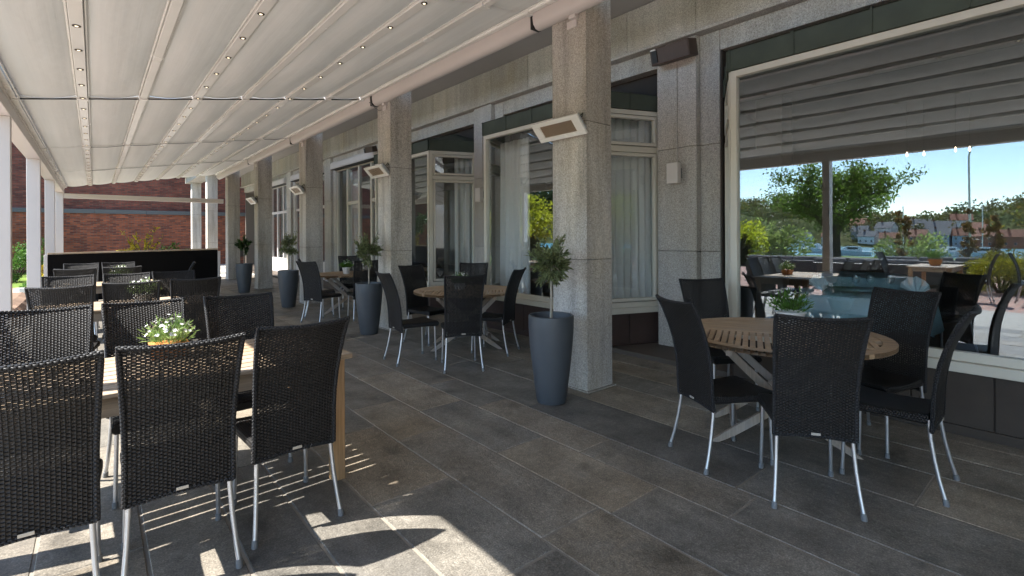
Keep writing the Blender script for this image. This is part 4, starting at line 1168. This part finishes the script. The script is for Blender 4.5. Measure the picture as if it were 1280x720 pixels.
def dchair(x, y, dx, dy, label):
    o = dup(CH, (x, y, .055), math.atan2(-dx, dy), label, 'chairs inside the restaurant'); return o
dchair(7.3, 2.45, -.6, -.7, 'dark chair behind the pale blue table inside the restaurant')
dchair(7.45, 1.2, -.85, .5, 'dark chair at the right of the pale blue table inside')
def pendant(x, y, z, label, src=[]):
    if src: return dup(src[0], (x, y, z), 0, label, 'candle lamps inside the restaurant')
    t = thing('pendant_lamp', label, 'lamp', (x, y, z), 0, 'candle lamps inside the restaurant'); src.append(t)
    b = MB(); b.lathe([(.0005, .05), (.012, .0), (.009, -.03), (.0005, -.04)], 10); b.build('bulb', M['lamp'], t, smooth=True)
    b = MB(); b.tube([(0, 0, .03), (0, 0, 3.6 - z)], .0025, 5); b.build('cord', M['dark_metal'], t); return t
for (px, yy, lab) in ((10.2, 2.05, 'lit candle lamp, leftmost in the room behind the big window'), (10.3, 1.85, 'lit candle lamp, second from the left in the room behind'),
                      (10.2, 1.45, 'lit candle lamp, second from the right in the room behind'), (10.3, 1.3, 'lit candle lamp, rightmost in the room behind the big window')):
    pendant(px, yy, 2.75, lab)

# ---------------------------------------------------------------- outside the terrace: what the windows mirror
def tree(x, y, z, h, cr, n, leaf, mat, label, seed, trunk_r=.22, crown0=.25, group='trees mirrored in the windows', name='leafy_tree', bark='dark_bark', squash=.75, levels=3):
    r_ = random.Random(seed); t = thing(name, label, 'tree', (x, y, z), 0, group)
    b = MB(); tips = []
    def grow(p_, d, L, rad, lev):
        pts = [p_]; q = p_.copy()
        for i in range(3):
            d = (d + rv(r_) * .16).normalized(); q = q + d * L / 3; pts.append(q.copy())
        b.tube(pts, [rad, rad * .85, rad * .72, rad * .6], 7 if lev < 2 else 5, cap=False)
        if lev >= levels: tips.append((pts[1], q)); return
        nb = r_.choice((3, 4)) if lev else r_.choice((5, 6))
        for i in range(nb):
            a = 2 * PI * (i + r_.random() * .7) / nb; side = Vector((math.cos(a), math.sin(a), 0)); up = r_.uniform(.0, .7) if lev else r_.uniform(-.05, .9)
            nd = (side * 1.0 + Vector((0, 0, 1)) * up + d * .35).normalized()
            s0 = p_.lerp(q, r_.uniform(.55, 1)) if lev else p_.lerp(q, r_.uniform(.7, 1))
            grow(s0, nd, L * r_.uniform(.6, .8) if lev else cr * r_.uniform(.40, .58), rad * .48, lev + 1)
        if lev: tips.append((pts[1], q))
        else: grow(q, (d + rv(r_) * .15).normalized(), cr * .55, rad * .6, 1)
    grow(Vector((0, 0, -.1)), Vector((.03, .02, 1)), h * crown0 + .1, trunk_r, 0)
    b.build('trunk', M[bark], t, smooth=True)
    b = MB()
    for i in range(n):
        s0, e = r_.choice(tips); p_ = s0.lerp(e, r_.uniform(.1, 1.15)) + rv(r_) * cr * .11; p_.z = p_.z
        b.leaf(p_, rv(r_) + Vector((0, 0, -.2)), leaf * r_.uniform(.6, 1.3), leaf * r_.uniform(.4, .75), r_.uniform(.65, 1.35))
    b.build('crown', M[mat], t); return t
tree(-25.0, 10.5, -.5, 8.3, 5.4, 15000, .19, 'tree_leaf', 'large leafy tree by the water mirrored in the big right window', 41, .30, .25)
def bushy(x, y, rx, rz_, mat, label, seed, n=2200, leaf=.22, name='leafy_bush'):
    return blob_plant(name, x, y, ground_z(x, y) - .05, rx, rz_, n, leaf, mat, label, 'bush', seed, group='bushes mirrored in the windows')
bushy(-19.5, 15.6, 1.7, 1.25, 'lime_leaf', 'bright yellow green bush mirrored at the left of the big window', 51)
bushy(-26.5, 17.6, 2.6, 1.5, 'lime_leaf', 'pale willow like bush mirrored left of the big tree', 52, 3000, .26)
bushy(-31, 16.8, 3.0, 1.35, 'willow_leaf', 'pale wide bush mirrored behind the left chairs', 53, 3000, .28)
bushy(-36, 9.0, 2.4, .9, 'willow_leaf', 'low pale bush mirrored to the right of the tree trunk', 54, 2200, .24)
bushy(-7.5, 1.6, .95, .58, 'box_leaf', 'round golden green box bush mirrored at the right edge of the big window', 55, 9500, .06, 'box_bush')
# trees standing left of the terrace, mirrored in the nearer bay window
tree(-5.2, 12.2, -.05, 5.6, 2.6, 6500, .16, 'lime_leaf', 'bright lime green tree mirrored in the middle bay window', 42, .12, .22)
tree(-4.6, 16.4, -.05, 5.2, 2.4, 6000, .16, 'lime_leaf', 'bright lime green tree mirrored in the angled window', 43, .12, .22)
tree(-10.5, 22.5, -.05, 10.0, 4.6, 8000, .22, 'dark_leaf', 'tall dark green tree mirrored behind the lime trees', 44, .22, .22)
tree(-11.5, 19.5, -.05, 9.0, 4.2, 7000, .22, 'dark_leaf', 'dark green tree mirrored between the two lime trees', 45, .22, .22)
tree(-6.0, 29.0, -.1, 5.5, 2.4, 5000, .18, 'dark_leaf', 'green tree by the end of the brick building', 46, .14, .25)
for i, (x, y, lab) in enumerate(((-30.0, 5.1, 'slim rust coloured poplar mirrored left of the lamp post'), (-30.5, 4.0, 'slim rust coloured poplar mirrored right of the lamp post'), (-31.0, 8.4, 'slim rust coloured poplar mirrored beside the big tree'), (-30.2, 1.9, 'slim rust coloured poplar farthest right in the mirrored view'))):
    blob_plant('columnar_tree', x, y, ground_z(x, y), .42, 1.9, 700, .2, 'rust_leaf', lab, 'tree', 60 + i, group='slim columnar trees mirrored in the window')
# parapet with glass rail
t = thing('parapet_wall', 'long low dark parapet wall mirrored in the big right window', 'wall')
b = MB(); b.box(-14.4, -14.0, -30, 19, -.1, .42); b.box(-14.45, -13.95, -30, 19, .42, .47); b.build('wall', M['parapet'], t, bevel=.01)
for k in range(12):
    b = MB(); b.box(-14.21, -14.19, -28 + 4 * k, -28 + 4 * k + 3.9, .48, 1.0); b.build('glass_screen', M['clear_glass'], t)
# lamp post
t = thing('street_lamp', 'grey street lamp with curved arm mirrored over the harbour', 'street lamp', (-40.0, 6.3, ground_z(-40, 6.3)))
b = MB(); b.tube([(0, 0, 0), (0, 0, 8.0), (.1, -.1, 8.6), (.6, -.5, 9.0)], [.09, .06, .05, .05], 8); b.build('pole', M['alu'], t, smooth=True)
b = MB(); b.box(.4, 1.3, -.72, -.42, 8.93, 9.08); b.build('lamp_head', M['white_metal'], t, bevel=.03)
# sofas and cushions
def sofa(x, y, rz, L, label):
    t = thing('garden_sofa', label, 'sofa', (x, y, -.03), rz, 'garden sofas on the brick plaza')
    b = MB(); b.box(-L / 2, L / 2, -.4, .4, .05, .30); b.box(-L / 2, L / 2, -.44, -.34, .30, .70); b.build('frame', M['anthracite'], t, bevel=.02)
    n = round(L / .75)
    for k in range(n):
        a = -L / 2 + L * k / n; b = MB(); b.box(a + .01, a + L / n - .01, -.32, .40, .302, .44); b.build('seat_cushion', M['cushion'], t, bevel=.04)
        b = MB(); b.box(a + .02, a + L / n - .02, -.335, -.16, .44, .82, M4=Matrix.Translation((0, 0, 0))); b.build('back_cushion', M['cushion'], t, bevel=.05)
    return t
sofa(-6.3, 4.1, R(80), 2.3, 'grey garden sofa mirrored behind the table with flowers')
sofa(-7.2, 6.4, R(100), 2.3, 'grey garden sofa mirrored at the left of the big window')
sofa(-8.6, 3.0, R(85), 2.3, 'grey garden sofa mirrored farthest back on the plaza')
OT = 'wooden tables on the brick plaza'
def otable(x, y, label):
    t = long_table(x - .7, x + .7, y - .4, y + .4, label); t['group'] = OT; t.location.z = -.022; return t
otable(-4.9, 2.4, 'sunlit wooden table on the plaza mirrored right of the lounge sofas')
otable(-5.4, .2, 'sunlit wooden table on the plaza at the right edge of the mirrored view')
flowers('flower_pot', -4.8, 2.4, .73, 'clay pot of green herbs on the mirrored plaza table', 'terracotta', .17, .14, 'herb', 'petal', 10, 8)
flowers('flower_pot', -5.3, .2, .73, 'clay pot of white flowers on the mirrored right hand table', 'terracotta', .2, .14, 'herb', 'petal', 24, 9)
OG = 'wicker chairs on the brick plaza'
def oc(x, y, dx, dy, lab): c = dup(CH, (x, y, -.022), math.atan2(-dx, dy), lab, OG)
oc(-4.9, 3.1, .1, -1, 'sunlit wicker chair behind the plaza table in the mirrored view'); oc(-4.9, 1.75, 0, 1, 'sunlit wicker chair with its back to the box bush in the mirrored view')
oc(-5.4, .9, 0, -1, 'sunlit wicker chair between the two plaza tables in the mirrored view'); oc(-3.9, .4, -1, 0, 'sunlit wicker chair at the end of the right mirrored plaza table')
# houses on the far shore
HG = 'houses on the far shore'
def house(x, y, w, d, h, wall, roof, label, rz=0):
    z = max(-2.8, hill_h(x, y) - .5) if x < -175 else ground_z(x, y)
    t = thing('house', label, 'house', (x, y, z), rz, HG)
    b = MB(); b.box(-d / 2, d / 2, -w / 2, w / 2, -1, h)
    b.prism([(0, 0), (1, 0), (1, 1)], 0, 0) if False else None
    b.face([(d / 2, -w / 2, h), (-d / 2, -w / 2, h), (0, -w / 2, h + d * .45)]); b.face([(-d / 2, w / 2, h), (d / 2, w / 2, h), (0, w / 2, h + d * .45)])
    b.build('wall', M[wall], t)
    b = MB(); o = .5; rz_ = h + d * .45
    for s_ in (-1, 1):
        p0 = Vector((s_ * (d / 2 + o), -w / 2 - o, h - o * .9)); p1 = Vector((s_ * (d / 2 + o), w / 2 + o, h - o * .9)); p2 = Vector((0, w / 2 + o, rz_)); p3 = Vector((0, -w / 2 - o, rz_)); up = Vector((0, 0, .25))
        b.hexa([p0, p1, p2, p3, p0 + up, p1 + up, p2 + up, p3 + up])
    rf = b.build('roof', M[roof], t)
    b = MB(); b.box(-.4, .4, w * .2, w * .2 + .8, rz_ - .8, rz_ + 1.0); b.build('chimney', M['brick_wall'], rf)
    nf = max(1, int(h // 2.7)); nw = max(2, int(w // 2.6))
    for fl in range(nf):
        for k in range(nw):
            yy = -w / 2 + w * (k + .5) / nw; zz = 1.0 + 2.7 * fl
            b = MB(); b.box(d / 2 + .01, d / 2 + .06, yy - .5, yy + .5, zz, zz + 1.3); fm = b.build('window', M['white_metal'], t)
            b = MB(); b.box(d / 2 + .061, d / 2 + .08, yy - .42, yy + .42, zz + .08, zz + 1.22); b.build('pane', M['dark_glass'], fm)
    return t

hs = [(-196, 38, 9, 7, 5.6, 'red_wall', 'roof_red', 'red house on the mirrored harbour front, first from the left'), (-195, 33, 8, 7, 6.2, 'grey_wall', 'roof_grey', 'grey gabled house between the red harbour houses'),
      (-196, 28, 8, 7, 6.0, 'grey_wall', 'roof_red', 'grey gabled house with red roof on the harbour front'), (-195, 22.5, 9, 7, 5.6, 'red_wall', 'roof_red', 'red house in the middle of the mirrored harbour front'),
      (-196, 16, 10, 7, 5.2, 'red_wall', 'roof_red', 'long red house at the right of the mirrored harbour front'), (-214, 36, 12, 8, 5, 'white_wall', 'roof_grey', 'large white house above the harbour front'),
      (-218, 52, 9, 7, 4.6, 'white_wall', 'roof_grey', 'white house high on the mirrored hillside'), (-210, 58, 8, 7, 4.6, 'grey_wall', 'roof_grey', 'pale grey house on the mirrored hillside'),
      (-200, 47, 8, 6, 4.6, 'yellow_wall', 'roof_red', 'ochre house left of the red harbour houses'), (-203, 66, 9, 7, 4.8, 'white_wall', 'roof_red', 'white house with red roof right of the big tree'),
      (-198, 74, 10, 7, 4.4, 'white_wall', 'roof_grey', 'white house seen under the crown of the big tree'), (-206, 26, 9, 7, 6.5, 'white_wall', 'roof_red', 'white house behind the red harbour houses'),
      (-226, 44, 11, 8, 5, 'white_wall', 'roof_grey', 'white gabled house on the hill above the red houses'), (-222, 62, 10, 7, 4.6, 'yellow_wall', 'roof_red', 'ochre house high on the hillside beside the big tree'),
      (-224, 32, 9, 7, 4.6, 'white_wall', 'roof_red', 'white house with red roof high on the hill'), (-204, 54, 9, 6, 4.4, 'white_wall', 'roof_grey', 'low white house by the water in the mirrored view')]
for x, y, w, d, h, wl, rf, lab in hs: house(x, y, w, d, h, wl, rf, lab, random.Random(int(y)).uniform(-.3, .3)).scale = (.62, .62, .62)
# boats in the harbour
def boat(x, y, L, rz, label, mast=False):
    t = thing('moored_boat', label, 'boat', (x, y, -3.2), rz, 'boats in the harbour'); b = MB()
    st = [(-.5, .30, .9), (-.2, .36, .9), (.15, .34, 1.0), (.38, .2, 1.15), (.5, .01, 1.3)]
    P = [[(k * L, w * L * .45, h), (k * L, w * L * .30, .1), (k * L, 0, -.2), (k * L, -w * L * .30, .1), (k * L, -w * L * .45, h), (k * L, 0, h * .97), (k * L, w * L * .45, h)] for k, w, h in st]
    b.grid(P); b.face(P[0][:-1]); b.build('hull', M['hull'], t)
    b = MB(); b.hexa([(-.3 * L, -.11 * L, .9), (.2 * L, -.09 * L, .9), (.2 * L, .09 * L, .9), (-.3 * L, .11 * L, .9), (-.27 * L, -.09 * L, 2.0), (.06 * L, -.07 * L, 2.0), (.06 * L, .07 * L, 2.0), (-.27 * L, .09 * L, 2.0)]); b.build('cabin', M['hull'], t)
    b = MB(); b.box(-.2 * L, .04 * L, -.095 * L, .095 * L, 1.35, 1.75); b.build('cabin_window', M['dark_glass'], t)
    if mast: b = MB(); b.tube([(.02 * L, 0, 1.5), (.02 * L, 0, 10)], .09, 6); b.build('mast', M['alu'], t)
r_ = random.Random(77)
bl = ['white motor boat moored farthest left in the mirrored harbour', 'white sailing boat left of the lamp post', 'white motor boat below the ochre house', 'white sailing boat below the grey gabled houses', 'white motor boat below the red houses',
      'white motor boat right of the lamp post', 'white sailing boat at the right of the mirrored harbour', 'small white boat alone on the open water', 'white motor boat nearest the shore under the big tree', 'white motor boat moored beside the slim poplars']
for i, lab in enumerate(bl):
    boat(-114 - r_.uniform(0, 26), 9 + 5.2 * i + r_.uniform(-1, 1), r_.uniform(6, 10), r_.uniform(-.4, .4) + (1.57 if i % 2 else 0), lab, i in (1, 3, 6))
# wooded canopy of the hill: nobody could count it
b = MB(); r_ = random.Random(78); k = 0
while k < 2600:
    y = r_.uniform(-60, 330); x = -r_.uniform(205, 330); h0 = hill_h(x, y)
    if x > -225 and r_.random() < .6: continue
    k += 1; rr = r_.uniform(1.6, 3.6); c = Vector((x, y, h0 + rr * .7)); tn_ = r_.uniform(.55, 1.35); tn3 = r_.choice(((tn_, tn_, tn_), (tn_ * 1.5, tn_ * 1.25, tn_), (tn_ * .8, tn_ * .9, tn_)))
    for q in range(46): b.leaf(c + rv(r_) * rr, rv(r_) + Vector((0, 0, .3)), rr * r_.uniform(.22, .42), rr * r_.uniform(.18, .32), tuple(v * r_.uniform(.8, 1.2) for v in tn3))
setting(b.build('hillside_forest', M['forest_leaf']), 'stuff')
